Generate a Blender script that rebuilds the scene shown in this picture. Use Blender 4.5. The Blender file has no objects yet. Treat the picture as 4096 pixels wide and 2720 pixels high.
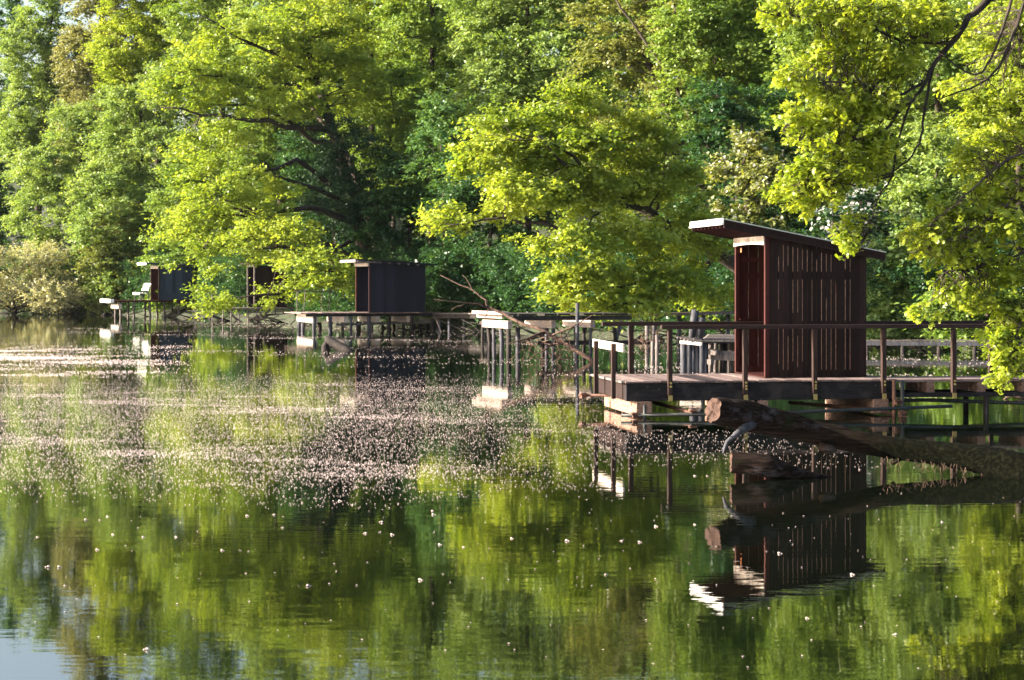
import bpy, math, numpy as np
from mathutils import Vector, Matrix

C = bpy.context.scene
col = C.collection
R = math.radians

# ------------------------------------------------------------------ camera
H = 2.12            # eye height over the water
F = 8000.0          # focal length in photo pixels (4096 wide)
cam_d = bpy.data.cameras.new('camera')
cam = bpy.data.objects.new('camera', cam_d); col.objects.link(cam)
cam.location = (0, 0, H)
cam.rotation_euler = (R(90), 0, 0)
cam_d.sensor_width = 36.0
cam_d.lens = 36.0 * F / 4096
cam_d.shift_y = -235 / 4096
cam_d.clip_start = 0.1
cam_d.clip_end = 2000
cam_d.dof.use_dof = True
cam_d.dof.focus_distance = 29
cam_d.dof.aperture_fstop = 6.5
C.camera = cam

# ------------------------------------------------------------------ light
SUN_EL, SUN_BEHIND = R(20), R(-4)      # low morning sun from the left
sd = Vector((-math.cos(SUN_EL) * math.cos(SUN_BEHIND), math.cos(SUN_EL) * math.sin(SUN_BEHIND), math.sin(SUN_EL)))
w = bpy.data.worlds.new("World"); C.world = w; w.use_nodes = True
nt = w.node_tree; nt.nodes.clear()
sky = nt.nodes.new('ShaderNodeTexSky'); sky.sky_type = 'NISHITA'; sky.sun_disc = False
sky.sun_elevation = SUN_EL
sky.sun_rotation = math.atan2(sd.x, sd.y)
sky.air_density = 1.0; sky.dust_density = 4.0
bg = nt.nodes.new('ShaderNodeBackground'); bg.inputs[1].default_value = 0.08
wo = nt.nodes.new('ShaderNodeOutputWorld')
nt.links.new(sky.outputs[0], bg.inputs[0]); nt.links.new(bg.outputs[0], wo.inputs[0])
sl = bpy.data.lights.new('sun', 'SUN'); sl.energy = 5.0; sl.angle = R(0.5); sl.color = (1, 0.89, 0.74)
so = bpy.data.objects.new('sun', sl); col.objects.link(so)
so.rotation_euler = sd.to_track_quat('Z', 'Y').to_euler()
C.view_settings.view_transform = 'Standard'; C.view_settings.look = 'None'
C.view_settings.exposure = 2.45; C.view_settings.gamma = 1
C.cycles.max_bounces = 8; C.cycles.diffuse_bounces = 3; C.cycles.glossy_bounces = 4
C.cycles.transmission_bounces = 6; C.cycles.volume_bounces = 0
C.cycles.use_denoising = True
C.cycles.sample_clamp_indirect = 6

# ------------------------------------------------------------------ helpers
def W(x, y, D):
    """photo pixel + distance -> world point"""
    return Vector(((x - 2048) / F * D, D, H - (y - 1125) / F * D))

def tag(o, label=None, cat=None, group=None, kind=None):
    if label: o['label'] = label
    if cat: o['category'] = cat
    if group: o['group'] = group
    if kind: o['kind'] = kind
    return o

def empty(name, loc, rz=0):
    o = bpy.data.objects.new(name, None); col.objects.link(o)
    o.location = loc; o.rotation_euler = (0, 0, rz); o.empty_display_size = .2
    return o

class MB:
    def __init__(s): s.v = []; s.f = []; s.mi = []
    def box(s, c, d, rz=0, m=None):
        x, y, z = d[0] / 2, d[1] / 2, d[2] / 2
        n = len(s.v); ca, sa = math.cos(rz), math.sin(rz)
        for p in ((-x,-y,-z),(x,-y,-z),(x,y,-z),(-x,y,-z),(-x,-y,z),(x,-y,z),(x,y,z),(-x,y,z)):
            s.v.append((c[0] + p[0]*ca - p[1]*sa, c[1] + p[0]*sa + p[1]*ca, c[2] + p[2]))
        for q in ((0,3,2,1),(4,5,6,7),(0,1,5,4),(1,2,6,5),(2,3,7,6),(3,0,4,7)):
            s.f.append(tuple(n + i for i in q))
        return s
    def b2(s, x0, x1, y0, y1, z0, z1):
        return s.box(((x0+x1)/2, (y0+y1)/2, (z0+z1)/2), (x1-x0, y1-y0, z1-z0))
    def hexa(s, pts):           # 8 points bottom ccw then top ccw
        n = len(s.v); s.v += [tuple(p) for p in pts]
        for q in ((0,3,2,1),(4,5,6,7),(0,1,5,4),(1,2,6,5),(2,3,7,6),(3,0,4,7)):
            s.f.append(tuple(n + i for i in q))
        return s
    def beam(s, a, b, wd, ht, up=(0, 0, 1)):
        a, b = Vector(a), Vector(b); t = (b - a).normalized()
        sx = t.cross(Vector(up))
        if sx.length < 1e-4: sx = t.cross(Vector((0, 1, 0)))
        sx.normalize(); uz = sx.cross(t).normalized()
        P = []
        for e in (a, b):
            P.append([e - sx*wd/2 - uz*ht/2, e + sx*wd/2 - uz*ht/2, e + sx*wd/2 + uz*ht/2, e - sx*wd/2 + uz*ht/2])
        n = len(s.v); s.v += [tuple(p) for q in P for p in q]
        for q in ((0,3,2,1),(4,5,6,7),(0,1,5,4),(1,2,6,5),(2,3,7,6),(3,0,4,7)):
            s.f.append(tuple(n + i for i in q))
        return s
    def tube(s, pts, rad, n=6, rng=None, wob=0, cap=True):
        pts = [Vector(p) for p in pts]; N = len(pts)
        if not hasattr(rad, '__len__'): rad = [rad] * N
        base = len(s.v); prev = None
        for i, p in enumerate(pts):
            t = (pts[min(i+1, N-1)] - pts[max(i-1, 0)]).normalized()
            if prev is None:
                prev = t.cross(Vector((0.31, 0.17, 0.93)))
                if prev.length < .1: prev = t.cross(Vector((1, 0, 0)))
            a = (prev - t * prev.dot(t)).normalized(); prev = a; b = t.cross(a)
            for k in range(n):
                th = 2 * math.pi * k / n
                r = rad[i] * (1 + (rng.uniform(-wob, wob) if rng is not None and wob else 0))
                s.v.append(tuple(p + a * math.cos(th) * r + b * math.sin(th) * r))
        for i in range(N - 1):
            for k in range(n):
                k2 = (k + 1) % n
                s.f.append((base+i*n+k, base+i*n+k2, base+(i+1)*n+k2, base+(i+1)*n+k))
        if cap:
            s.f.append(tuple(base + k for k in reversed(range(n))))
            s.f.append(tuple(base + (N-1)*n + k for k in range(n)))
        return s
    def build(s, name, mat, parent=None, smooth=False, bevel=0):
        me = bpy.data.meshes.new(name); me.from_pydata(s.v, [], s.f); me.update()
        if smooth: me.polygons.foreach_set('use_smooth', [True] * len(me.polygons))
        me.materials.append(mat)
        o = bpy.data.objects.new(name, me); col.objects.link(o)
        if parent: o.parent = parent
        if bevel:
            m = o.modifiers.new('bevel', 'BEVEL'); m.width = bevel; m.segments = 1; m.limit_method = 'ANGLE'
        return o

def np_mesh(name, V, Fc, mat, parent=None, smooth=False):
    """V (n,3), Fc (m,k) all faces with k corners"""
    me = bpy.data.meshes.new(name)
    V = np.ascontiguousarray(V, dtype=np.float32); Fc = np.ascontiguousarray(Fc, dtype=np.int32)
    m, k = Fc.shape
    me.vertices.add(len(V)); me.vertices.foreach_set('co', V.ravel())
    me.loops.add(m * k); me.loops.foreach_set('vertex_index', Fc.ravel())
    me.polygons.add(m); me.polygons.foreach_set('loop_start', np.arange(0, m*k, k, dtype=np.int32))
    me.polygons.foreach_set('loop_total', np.full(m, k, dtype=np.int32))
    if smooth: me.polygons.foreach_set('use_smooth', np.ones(m, dtype=bool))
    me.update(calc_edges=True)
    me.materials.append(mat)
    o = bpy.data.objects.new(name, me); col.objects.link(o)
    if parent: o.parent = parent
    return o

# ------------------------------------------------------------------ materials
def newmat(name):
    m = bpy.data.materials.new(name); m.use_nodes = True
    t = m.node_tree; t.nodes.clear()
    return m, t, t.nodes.new, t.links.new

def wood(name, c1, c2, rough=.8, scale=6, stretch=(1, 1, .12), bump=.4, patch=None):
    m, t, N, L = newmat(name)
    out = N('ShaderNodeOutputMaterial'); p = N('ShaderNodeBsdfPrincipled')
    tc = N('ShaderNodeTexCoord'); mp = N('ShaderNodeMapping'); mp.inputs['Scale'].default_value = stretch
    n = N('ShaderNodeTexNoise'); n.inputs['Scale'].default_value = scale * 5; n.inputs['Detail'].default_value = 8; n.inputs['Roughness'].default_value = .65
    r = N('ShaderNodeValToRGB'); r.color_ramp.elements[0].color = (*c1, 1); r.color_ramp.elements[1].color = (*c2, 1)
    r.color_ramp.elements[0].position = .33; r.color_ramp.elements[1].position = .68
    L(tc.outputs['Object'], mp.inputs[0]); L(mp.outputs[0], n.inputs['Vector']); L(n.outputs[0], r.inputs[0])
    isl = N('ShaderNodeNewGeometry'); mr = N('ShaderNodeMapRange'); mr.inputs[3].default_value = .65; mr.inputs[4].default_value = 1.35
    L(isl.outputs['Random Per Island'], mr.inputs[0])
    mx = N('ShaderNodeVectorMath'); mx.operation = 'SCALE'; L(r.outputs[0], mx.inputs[0]); L(mr.outputs[0], mx.inputs['Scale'])
    src = mx.outputs[0]
    if patch:
        n2 = N('ShaderNodeTexNoise'); n2.inputs['Scale'].default_value = 3.5; n2.inputs['Detail'].default_value = 5
        L(tc.outputs['Object'], n2.inputs['Vector'])
        r2 = N('ShaderNodeValToRGB'); r2.color_ramp.elements[0].position = .5; r2.color_ramp.elements[1].position = .62
        L(n2.outputs[0], r2.inputs[0])
        mm = N('ShaderNodeMix'); mm.data_type = 'RGBA'; L(r2.outputs[0], mm.inputs[0]); L(src, mm.inputs[6]); mm.inputs[7].default_value = (*patch, 1)
        src = mm.outputs[2]
    L(src, p.inputs['Base Color']); p.inputs['Roughness'].default_value = rough
    p.inputs['Specular IOR Level'].default_value = .12
    b = N('ShaderNodeBump'); b.inputs['Strength'].default_value = bump; b.inputs['Distance'].default_value = .01
    L(n.outputs[0], b.inputs['Height']); L(b.outputs[0], p.inputs['Normal'])
    L(p.outputs[0], out.inputs[0]); return m

def plain(name, c, rough=.5, metal=0, var=.25):
    m, t, N, L = newmat(name)
    out = N('ShaderNodeOutputMaterial'); p = N('ShaderNodeBsdfPrincipled')
    tc = N('ShaderNodeTexCoord'); n = N('ShaderNodeTexNoise'); n.inputs['Scale'].default_value = 14; n.inputs['Detail'].default_value = 6
    r = N('ShaderNodeValToRGB')
    r.color_ramp.elements[0].color = (*[x * (1 - var) for x in c], 1); r.color_ramp.elements[1].color = (*[min(1, x * (1 + var)) for x in c], 1)
    r.color_ramp.elements[0].position = .35; r.color_ramp.elements[1].position = .65
    L(tc.outputs['Object'], n.inputs['Vector']); L(n.outputs[0], r.inputs[0]); L(r.outputs[0], p.inputs['Base Color'])
    p.inputs['Roughness'].default_value = rough; p.inputs['Metallic'].default_value = metal
    L(p.outputs[0], out.inputs[0]); return m

def leafmat(name, c1, c2, trans=.45, tw=(1.25, 1.2, .45), clump=.35, gloss=.35):
    """c1..c2 range of leaf colours; trans share of light passing through"""
    m, t, N, L = newmat(name)
    out = N('ShaderNodeOutputMaterial'); p = N('ShaderNodeBsdfPrincipled'); tr = N('ShaderNodeBsdfTranslucent'); mix = N('ShaderNodeMixShader')
    g = N('ShaderNodeNewGeometry'); tc = N('ShaderNodeTexCoord')
    n = N('ShaderNodeTexNoise'); n.inputs['Scale'].default_value = clump; n.inputs['Detail'].default_value = 2
    L(tc.outputs['Object'], n.inputs['Vector'])
    a = N('ShaderNodeMath'); a.operation = 'MULTIPLY_ADD'; a.inputs[1].default_value = .5; L(g.outputs['Random Per Island'], a.inputs[0])
    a2 = N('ShaderNodeMath'); a2.operation = 'MULTIPLY_ADD'; a2.inputs[1].default_value = 1.6; a2.inputs[2].default_value = -.55; L(n.outputs[0], a2.inputs[0]); L(a2.outputs[0], a.inputs[2])
    mx = N('ShaderNodeMix'); mx.data_type = 'RGBA'; L(a.outputs[0], mx.inputs[0])
    mx.inputs[6].default_value = (*c1, 1); mx.inputs[7].default_value = (*c2, 1)
    L(mx.outputs[2], p.inputs['Base Color']); p.inputs['Roughness'].default_value = .42; p.inputs['Specular IOR Level'].default_value = gloss
    vm = N('ShaderNodeVectorMath'); vm.operation = 'MULTIPLY'; L(mx.outputs[2], vm.inputs[0]); vm.inputs[1].default_value = tw
    L(vm.outputs[0], tr.inputs['Color'])
    mix.inputs[0].default_value = trans
    L(p.outputs[0], mix.inputs[1]); L(tr.outputs[0], mix.inputs[2]); L(mix.outputs[0], out.inputs[0])
    return m

M = {}
M['slat'] = wood('dark_stained_boards', (.010, .006, .0055), (.021, .012, .011), .7)
M['slat_blue'] = wood('dark_tarred_boards', (.009, .010, .017), (.014, .015, .024), .7)
M['blue_grey'] = wood('blue_grey_boards', (.022, .032, .048), (.035, .048, .07), .7)
M['red'] = wood('red_brown_boards', (.026, .008, .0075), (.05, .014, .012), .6)
M['rail'] = wood('dark_brown_rail', (.016, .010, .010), (.03, .018, .016), .55, stretch=(.12, 1, 1))
M['post'] = wood('dark_brown_post', (.016, .010, .009), (.035, .021, .018), .7)
M['deck'] = wood('worn_deck_boards', (.09, .062, .058), (.20, .15, .14), .8, stretch=(1, .1, 1))
M['beam'] = wood('dark_beam', (.006, .0055, .007), (.02, .018, .019), .8, stretch=(.1, 1, 1), patch=(.032, .028, .028))
M['rough'] = wood('rough_sawn_timber', (.07, .042, .032), (.24, .15, .115), .9, stretch=(1, .2, 1), bump=.9)
M['grey'] = wood('grey_weathered_wood', (.045, .038, .037), (.17, .145, .135), .85)
M['bleached'] = wood('bleached_wood', (.22, .18, .16), (.48, .42, .38), .85, stretch=(.3, .3, 1))
M['pale'] = wood('pale_dappled_timber', (.14, .11, .10), (.36, .29, .25), .85, stretch=(.3, .3, 1))  # dappled shade put into the colour, darker than the bleached boards
M['sunlit_timber'] = wood('sunlit_pale_beam', (.24, .20, .175), (.55, .47, .42), .85, stretch=(.4, .4, 1))  # sunlight on timbers under the deck, put into a brighter wood colour
M['pile'] = wood('wet_grey_pile', (.02, .021, .026), (.085, .083, .095), .8)
M['piledark'] = wood('dark_pile', (.010, .009, .009), (.045, .037, .034), .8)
M['bark'] = wood('tree_bark', (.02, .016, .014), (.07, .055, .045), .9, scale=1.5, bump=.8)
M['twig'] = wood('dead_twig', (.035, .022, .018), (.14, .09, .07), .9, scale=2)
def barkmat():
    m, t, N, L = newmat('weathered_split_log')
    out = N('ShaderNodeOutputMaterial'); p = N('ShaderNodeBsdfPrincipled'); tc = N('ShaderNodeTexCoord')
    mp = N('ShaderNodeMapping'); mp.inputs['Scale'].default_value = (.07, 1, 1)
    L(tc.outputs['Object'], mp.inputs[0])
    n = N('ShaderNodeTexNoise'); n.inputs['Scale'].default_value = 34; n.inputs['Detail'].default_value = 9; n.inputs['Roughness'].default_value = .7; n.inputs['Distortion'].default_value = .4
    L(mp.outputs[0], n.inputs['Vector'])
    r = N('ShaderNodeValToRGB'); e = r.color_ramp.elements
    e[0].position = .38; e[0].color = (.004, .003, .002, 1); e[1].position = .66; e[1].color = (.036, .024, .02, 1)
    x = e.new(.5); x.color = (.015, .010, .008, 1)
    L(n.outputs[0], r.inputs[0])
    n2 = N('ShaderNodeTexNoise'); n2.inputs['Scale'].default_value = 4; n2.inputs['Detail'].default_value = 7; n2.inputs['Roughness'].default_value = .7
    mp2 = N('ShaderNodeMapping'); mp2.inputs['Scale'].default_value = (.4, 1, 1); L(tc.outputs['Object'], mp2.inputs[0]); L(mp2.outputs[0], n2.inputs['Vector'])
    r2 = N('ShaderNodeValToRGB'); r2.color_ramp.elements[0].position = .56; r2.color_ramp.elements[1].position = .66; L(n2.outputs[0], r2.inputs[0])
    mx = N('ShaderNodeMix'); mx.data_type = 'RGBA'; L(r2.outputs[0], mx.inputs[0]); L(r.outputs[0], mx.inputs[6]); mx.inputs[7].default_value = (.06, .056, .062, 1)
    r3 = N('ShaderNodeValToRGB'); r3.color_ramp.elements[0].position = .36; r3.color_ramp.elements[1].position = .44; r3.color_ramp.elements[0].color = (1, 1, 1, 1); r3.color_ramp.elements[1].color = (0, 0, 0, 1)
    L(n2.outputs[0], r3.inputs[0])
    m2 = N('ShaderNodeMix'); m2.data_type = 'RGBA'; L(r3.outputs[0], m2.inputs[0]); L(mx.outputs[2], m2.inputs[6]); m2.inputs[7].default_value = (.010, .016, .005, 1)
    sx = N('ShaderNodeSeparateXYZ'); L(tc.outputs['Object'], sx.inputs[0])
    ad = N('ShaderNodeMath'); ad.operation = 'MULTIPLY_ADD'; ad.inputs[1].default_value = 2.2; L(n2.outputs[0], ad.inputs[0]); L(sx.outputs[0], ad.inputs[2])
    mr = N('ShaderNodeMapRange'); mr.inputs[1].default_value = 2.3; mr.inputs[2].default_value = 3.2; L(ad.outputs[0], mr.inputs[0])
    ms = N('ShaderNodeMix'); ms.data_type = 'RGBA'; nm_ = N('ShaderNodeTexNoise'); nm_.inputs['Scale'].default_value = 26; nm_.inputs['Detail'].default_value = 8; L(tc.outputs['Object'], nm_.inputs['Vector']); rm = N('ShaderNodeValToRGB'); rm.color_ramp.elements[0].position = .45; rm.color_ramp.elements[1].position = .68; L(nm_.outputs[0], rm.inputs[0]); L(rm.outputs[0], ms.inputs[0]); ms.inputs[6].default_value = (.0012, .0016, .0006, 1); ms.inputs[7].default_value = (.007, .0075, .0035, 1)
    m3 = N('ShaderNodeMix'); m3.data_type = 'RGBA'; L(mr.outputs[0], m3.inputs[0]); L(m2.outputs[2], m3.inputs[6]); L(ms.outputs[2], m3.inputs[7])
    L(m3.outputs[2], p.inputs['Base Color']); p.inputs['Roughness'].default_value = .95; p.inputs['Specular IOR Level'].default_value = .05
    b = N('ShaderNodeBump'); b.inputs['Strength'].default_value = 1; b.inputs['Distance'].default_value = .035
    L(n.outputs[0], b.inputs['Height']); L(b.outputs[0], p.inputs['Normal']); L(p.outputs[0], out.inputs[0]); return m
M['log'] = barkmat()
M['logend'] = wood('sawn_log_end', (.02, .012, .01), (.085, .05, .04), .8, scale=3, stretch=(1, 1, 1), bump=1.0)
M['gap_light'] = plain('gap_light_orange', (.75, .42, .28), .7, 0, .3)  # light showing through the wall gaps, put into a bright orange colour
M['white'] = plain('white_fascia', (.72, .70, .68), .35, 0, .1)
M['edge'] = plain('pale_metal_edge', (.42, .45, .42), .35, .3, .15)
M['bracket'] = plain('galvanised_yellow_bracket', (.33, .25, .09), .45, .6, .2)
M['pipe'] = plain('dull_steel_pipe', (.03, .032, .03), .45, .5, .4)
M['rust'] = plain('rusty_pipe', (.09, .04, .025), .7, .2, .4)
M['copper'] = plain('orange_plate', (.42, .14, .06), .5, .2, .2)
M['petal'] = plain('pale_pink_blossom', (.62, .50, .46), .7, 0, .25)

# leaf colours
M['l_bright'] = leafmat('bright_yellow_green_leaves', (.13, .215, .025), (.36, .42, .07), .5)
M['l_oak'] = leafmat('fresh_oak_leaves', (.13, .215, .02), (.37, .42, .06), .52, gloss=.5)
M['l_near'] = leafmat('sunlit_oak_leaves', (.14, .22, .015), (.37, .42, .045), .55, clump=2.5, gloss=.5)
M['l_mid'] = leafmat('mid_green_leaves', (.09, .175, .035), (.24, .32, .07), .45)
M['l_pale'] = leafmat('pale_green_leaves', (.12, .21, .055), (.28, .36, .12), .45)
M['l_olive'] = leafmat('olive_leaves', (.12, .16, .045), (.27, .28, .09), .42)
M['l_brown'] = leafmat('brownish_new_leaves', (.15, .17, .08), (.28, .28, .14), .4)
M['l_shaded'] = leafmat('shaded_deep_green_leaves', (.016, .055, .022), (.055, .12, .036), .38)  # shade of the wood put into the leaf colour as extra darkness
M['l_teal'] = leafmat('blue_green_leaves', (.05, .13, .045), (.14, .24, .075), .4)
M['l_willow'] = leafmat('tan_willow_leaves', (.30, .31, .20), (.52, .50, .35), .4)
M['blossom'] = leafmat('white_hawthorn_blossom', (.45, .45, .42), (.75, .74, .70), .3, tw=(1, 1, 1))
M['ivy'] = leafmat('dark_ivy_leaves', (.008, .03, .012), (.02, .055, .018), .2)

# soil
def soilmat():
    m, t, N, L = newmat('forest_soil')
    out = N('ShaderNodeOutputMaterial'); p = N('ShaderNodeBsdfPrincipled'); tc = N('ShaderNodeTexCoord')
    n = N('ShaderNodeTexNoise'); n.inputs['Scale'].default_value = 2.2; n.inputs['Detail'].default_value = 10
    r = N('ShaderNodeValToRGB'); e = r.color_ramp.elements
    e[0].position = .35; e[0].color = (.012, .012, .008, 1); e[1].position = .7; e[1].color = (.05, .04, .028, 1)
    x = e.new(.52); x.color = (.025, .04, .012, 1)
    L(tc.outputs['Object'], n.inputs['Vector']); L(n.outputs[0], r.inputs[0]); L(r.outputs[0], p.inputs['Base Color'])
    p.inputs['Roughness'].default_value = .95
    b = N('ShaderNodeBump'); b.inputs['Distance'].default_value = .1; L(n.outputs[0], b.inputs['Height']); L(b.outputs[0], p.inputs['Normal'])
    L(p.outputs[0], out.inputs[0]); return m
def watermat():
    m, t, N, L = newmat('calm_lake_water')
    out = N('ShaderNodeOutputMaterial'); p = N('ShaderNodeBsdfPrincipled'); tc = N('ShaderNodeTexCoord')
    p.inputs['Base Color'].default_value = (.0015, .003, .0015, 1)
    p.inputs['Roughness'].default_value = .0; p.inputs['IOR'].default_value = 3.0
    def layer(scale, sx, dist, detail, prev=None, rot=0, mask=None):
        mp = N('ShaderNodeMapping'); mp.inputs['Scale'].default_value = (sx, 1, 1); mp.inputs['Rotation'].default_value = (0, 0, rot)
        n = N('ShaderNodeTexNoise'); n.inputs['Scale'].default_value = scale; n.inputs['Detail'].default_value = detail
        L(tc.outputs['Object'], mp.inputs[0]); L(mp.outputs[0], n.inputs['Vector'])
        b = N('ShaderNodeBump'); b.inputs['Strength'].default_value = 1; b.inputs['Distance'].default_value = dist
        L(n.outputs[0], b.inputs['Height'])
        if mask: L(mask, b.inputs['Strength'])
        if prev: L(prev.outputs[0], b.inputs['Normal'])
        return b
    # breezier and calmer patches of the lake
    nm = N('ShaderNodeTexNoise'); nm.inputs['Scale'].default_value = .16; nm.inputs['Detail'].default_value = 3; L(tc.outputs['Object'], nm.inputs['Vector'])
    mr = N('ShaderNodeMapRange'); mr.inputs[1].default_value = .35; mr.inputs[2].default_value = .65; mr.inputs[3].default_value = .45; mr.inputs[4].default_value = 1.0
    L(nm.outputs[0], mr.inputs[0])
    b1 = layer(.9, .6, .0009, 2, None, .2)
    b1 = layer(2.6, .32, .0013, 2, b1, -.2, mr.outputs[0])
    b2 = layer(5.5, .35, .0008, 2, b1, -.1, mr.outputs[0])
    b3 = layer(18, .35, .0003, 2, b2, .1, mr.outputs[0])
    L(b3.outputs[0], p.inputs['Normal']); L(p.outputs[0], out.inputs[0]); return m
M['soil'] = soilmat(); M['water'] = watermat()

# ------------------------------------------------------------------ ground, banks and water
SHORE = np.array([(-400, 210), (-120, 165), (-60, 143), (-34, 134), (-25, 127), (-17, 113), (-12, 103), (-7.5, 93), (-2.5, 87), (2.4, 78), (7.5, 71),
                  (12, 66), (16.5, 60), (18, 48), (14.5, 38), (11.5, 30), (9.3, 23), (8.3, 16), (8.5, 6), (10, -10), (12, -60), (14, -300)], float)
def shore_sd(P):
    """signed distance to the shoreline, positive inland; P (n,2)"""
    best = np.full(len(P), 1e9); sgn = np.ones(len(P))
    for a, b in zip(SHORE[:-1], SHORE[1:]):
        ab = b - a; t = np.clip(((P - a) @ ab) / (ab @ ab), 0, 1)
        q = a + t[:, None] * ab; d = np.hypot(*(P - q).T)
        cr = ab[0] * (P[:, 1] - a[1]) - ab[1] * (P[:, 0] - a[0])
        m = d < best - 1e-9; best[m] = d[m]; sgn[m] = np.sign(cr[m])
    return best * sgn
def vnoise(x, y, s, seed=0):
    return (np.sin(x*s*1.3+seed) * np.cos(y*s*1.7+seed*2.1) + np.sin((x+y)*s*.77+seed*3.3) * .7 + np.cos((x-y*1.3)*s*2.1+seed) * .4) / 2.1
def ground_z(x, y):
    x = np.atleast_1d(np.asarray(x, float)); y = np.atleast_1d(np.asarray(y, float))
    d = shore_sd(np.stack([x, y], 1)) + vnoise(x, y, .5) * .5
    z = np.where(d < 0, np.maximum(-.8, d * .35), 0)
    z = np.where(d >= 0, np.minimum(d, .5) * .7 + np.maximum(d - .5, 0) * .07 + np.clip(d - 6, 0, 55) * .22 + vnoise(x, y, .25, 2) * .25 * np.clip(d, 0, 4) / 4, z)
    return z
def axis(lo, hi, flo, fhi, fine, coarse):
    return np.unique(np.concatenate([np.arange(lo, flo, coarse), np.arange(flo, fhi, fine), np.arange(fhi, hi + coarse, coarse)]))
gx = axis(-500, 500, -60, 40, .8, 20); gy = axis(-300, 700, 8, 200, .8, 20)
X, Y = np.meshgrid(gx, gy); Z = ground_z(X.ravel(), Y.ravel())
nx, ny = len(gx), len(gy)
idx = np.arange(nx * ny).reshape(ny, nx)
q = np.stack([idx[:-1, :-1], idx[:-1, 1:], idx[1:, 1:], idx[1:, :-1]], -1).reshape(-1, 4)
tag(np_mesh('ground', np.stack([X.ravel(), Y.ravel(), Z], 1), q, M['soil'], smooth=True), kind='structure')
wm = MB(); wm.v = [(-500, -300, 0), (30, -300, 0), (30, 300, 0), (-500, 300, 0)]; wm.f = [(0, 1, 2, 3)]
tag(wm.build('water', M['water']), kind='structure')

# ------------------------------------------------------------------ foliage
def unit(v): return v / np.maximum(np.linalg.norm(v, axis=-1, keepdims=True), 1e-9)

def quad_leaves(P, Nn, A, ln, wd):
    """rhombic leaves: centre P, normal Nn, axis A"""
    A = unit(A - Nn * np.sum(A * Nn, -1, keepdims=True)); B = np.cross(Nn, A)
    a = A * ln[:, None] * .5; b = B * wd[:, None] * .5; f = Nn * ln[:, None] * .10
    V = np.stack([P - a, P + b + f - a * .1, P + a, P - b + f - a * .1], 1).reshape(-1, 3)
    Fc = np.arange(len(V)).reshape(-1, 4)
    return V, Fc

OAK = [(-.5, .015), (-.34, .06), (-.27, .15), (-.16, .075), (-.04, .215), (.08, .10), (.2, .25), (.31, .13), (.41, .17), (.5, .05)]
def oak_leaves(P, Nn, A, ln):
    A = unit(A - Nn * np.sum(A * Nn, -1, keepdims=True)); B = np.cross(Nn, A)
    out = []; k = len(OAK)
    prof = OAK + [(x, -y) for x, y in reversed(OAK)]
    for x, y in prof:
        out.append(P + A * (ln * x)[:, None] + B * (ln * y * 1.15)[:, None] + Nn * (ln * (abs(y) * .35 - x * x * .35))[:, None])
    V = np.stack(out, 1).reshape(-1, 3)
    n = len(P); base = (np.arange(n) * 2 * k)[:, None]
    F = []
    for i in range(k - 1):
        F.append(base + np.array([[i, i + 1, 2*k - 2 - i, 2*k - 1 - i]]))
    return V, np.concatenate(F, 0)

def sprays(rng, base, out, Ls, per, leaf, flat=.35, m=5, spread=.55, droop=0.0, upb=1.0, jit=.10, ragged=.3):
    """leafy sprays: from each base point m branchlets fan out along out; returns leaf arrays"""
    nC = len(base)
    side = unit(np.cross(out, np.array([0, 0, 1.0])) + 1e-6)
    d = out[:, None, :] + side[:, None, :] * rng.normal(0, spread, (nC, m, 1)) + np.array([0, 0, 1.0]) * rng.normal(0, spread * flat, (nC, m, 1))
    d = unit(d)
    ci = rng.integers(0, nC, nC * per); bi = rng.integers(0, m, nC * per)
    L = Ls[ci] * (1 + rng.normal(0, .12, len(ci)))
    lb = rng.uniform(1 - ragged, 1 + ragged, (nC, m))[ci, bi]
    t = rng.uniform(.05, 1, len(ci)) ** .8
    pos = base[ci] + d[ci, bi] * (L * lb * t)[:, None]
    pos[:, 2] -= droop * L * t * t
    j = rng.normal(0, 1, (len(ci), 3)) * (L * jit)[:, None]; j[:, 2] *= .6
    pos += j
    dd = d[ci, bi]
    n = unit(np.array([0, 0, upb]) + rng.normal(0, .55, (len(ci), 3)) + dd * .25)
    a = dd + rng.normal(0, .6, (len(ci), 3))
    ln = leaf * rng.uniform(.7, 1.3, len(ci))
    return pos, n, a, ln

def limb_path(a, b, rng, sag=.12, k=6, wob=.04):
    a, b = Vector(a), Vector(b); L = (b - a).length; P = []
    off = Vector((0, 0, 0))
    for i in range(k + 1):
        t = i / k
        p = a.lerp(b, t) + Vector((0, 0, 1)) * (math.sin(math.pi * t) * sag * L)
        if 0 < i < k: off = off * .5 + Vector(rng.normal(0, wob * L, 3)); p = p + off
        P.append(p)
    return P

def env_clumps(rng, env, n, shell=.5, noise=.0, front=.35):
    env = np.array(env, float)
    wgt = (env[:, 3] * env[:, 4] * env[:, 5]) ** (2 / 3); wgt /= wgt.sum()
    i = rng.choice(len(env), n, p=wgt); e = env[i]
    dr = unit(rng.normal(0, 1, (n, 3)) + np.array([0, -front, .15]))
    r = rng.uniform(shell, 1, (n, 1)) ** .7
    p = e[:, :3] + dr * e[:, 3:6] * r
    return p, dr, i

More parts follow.
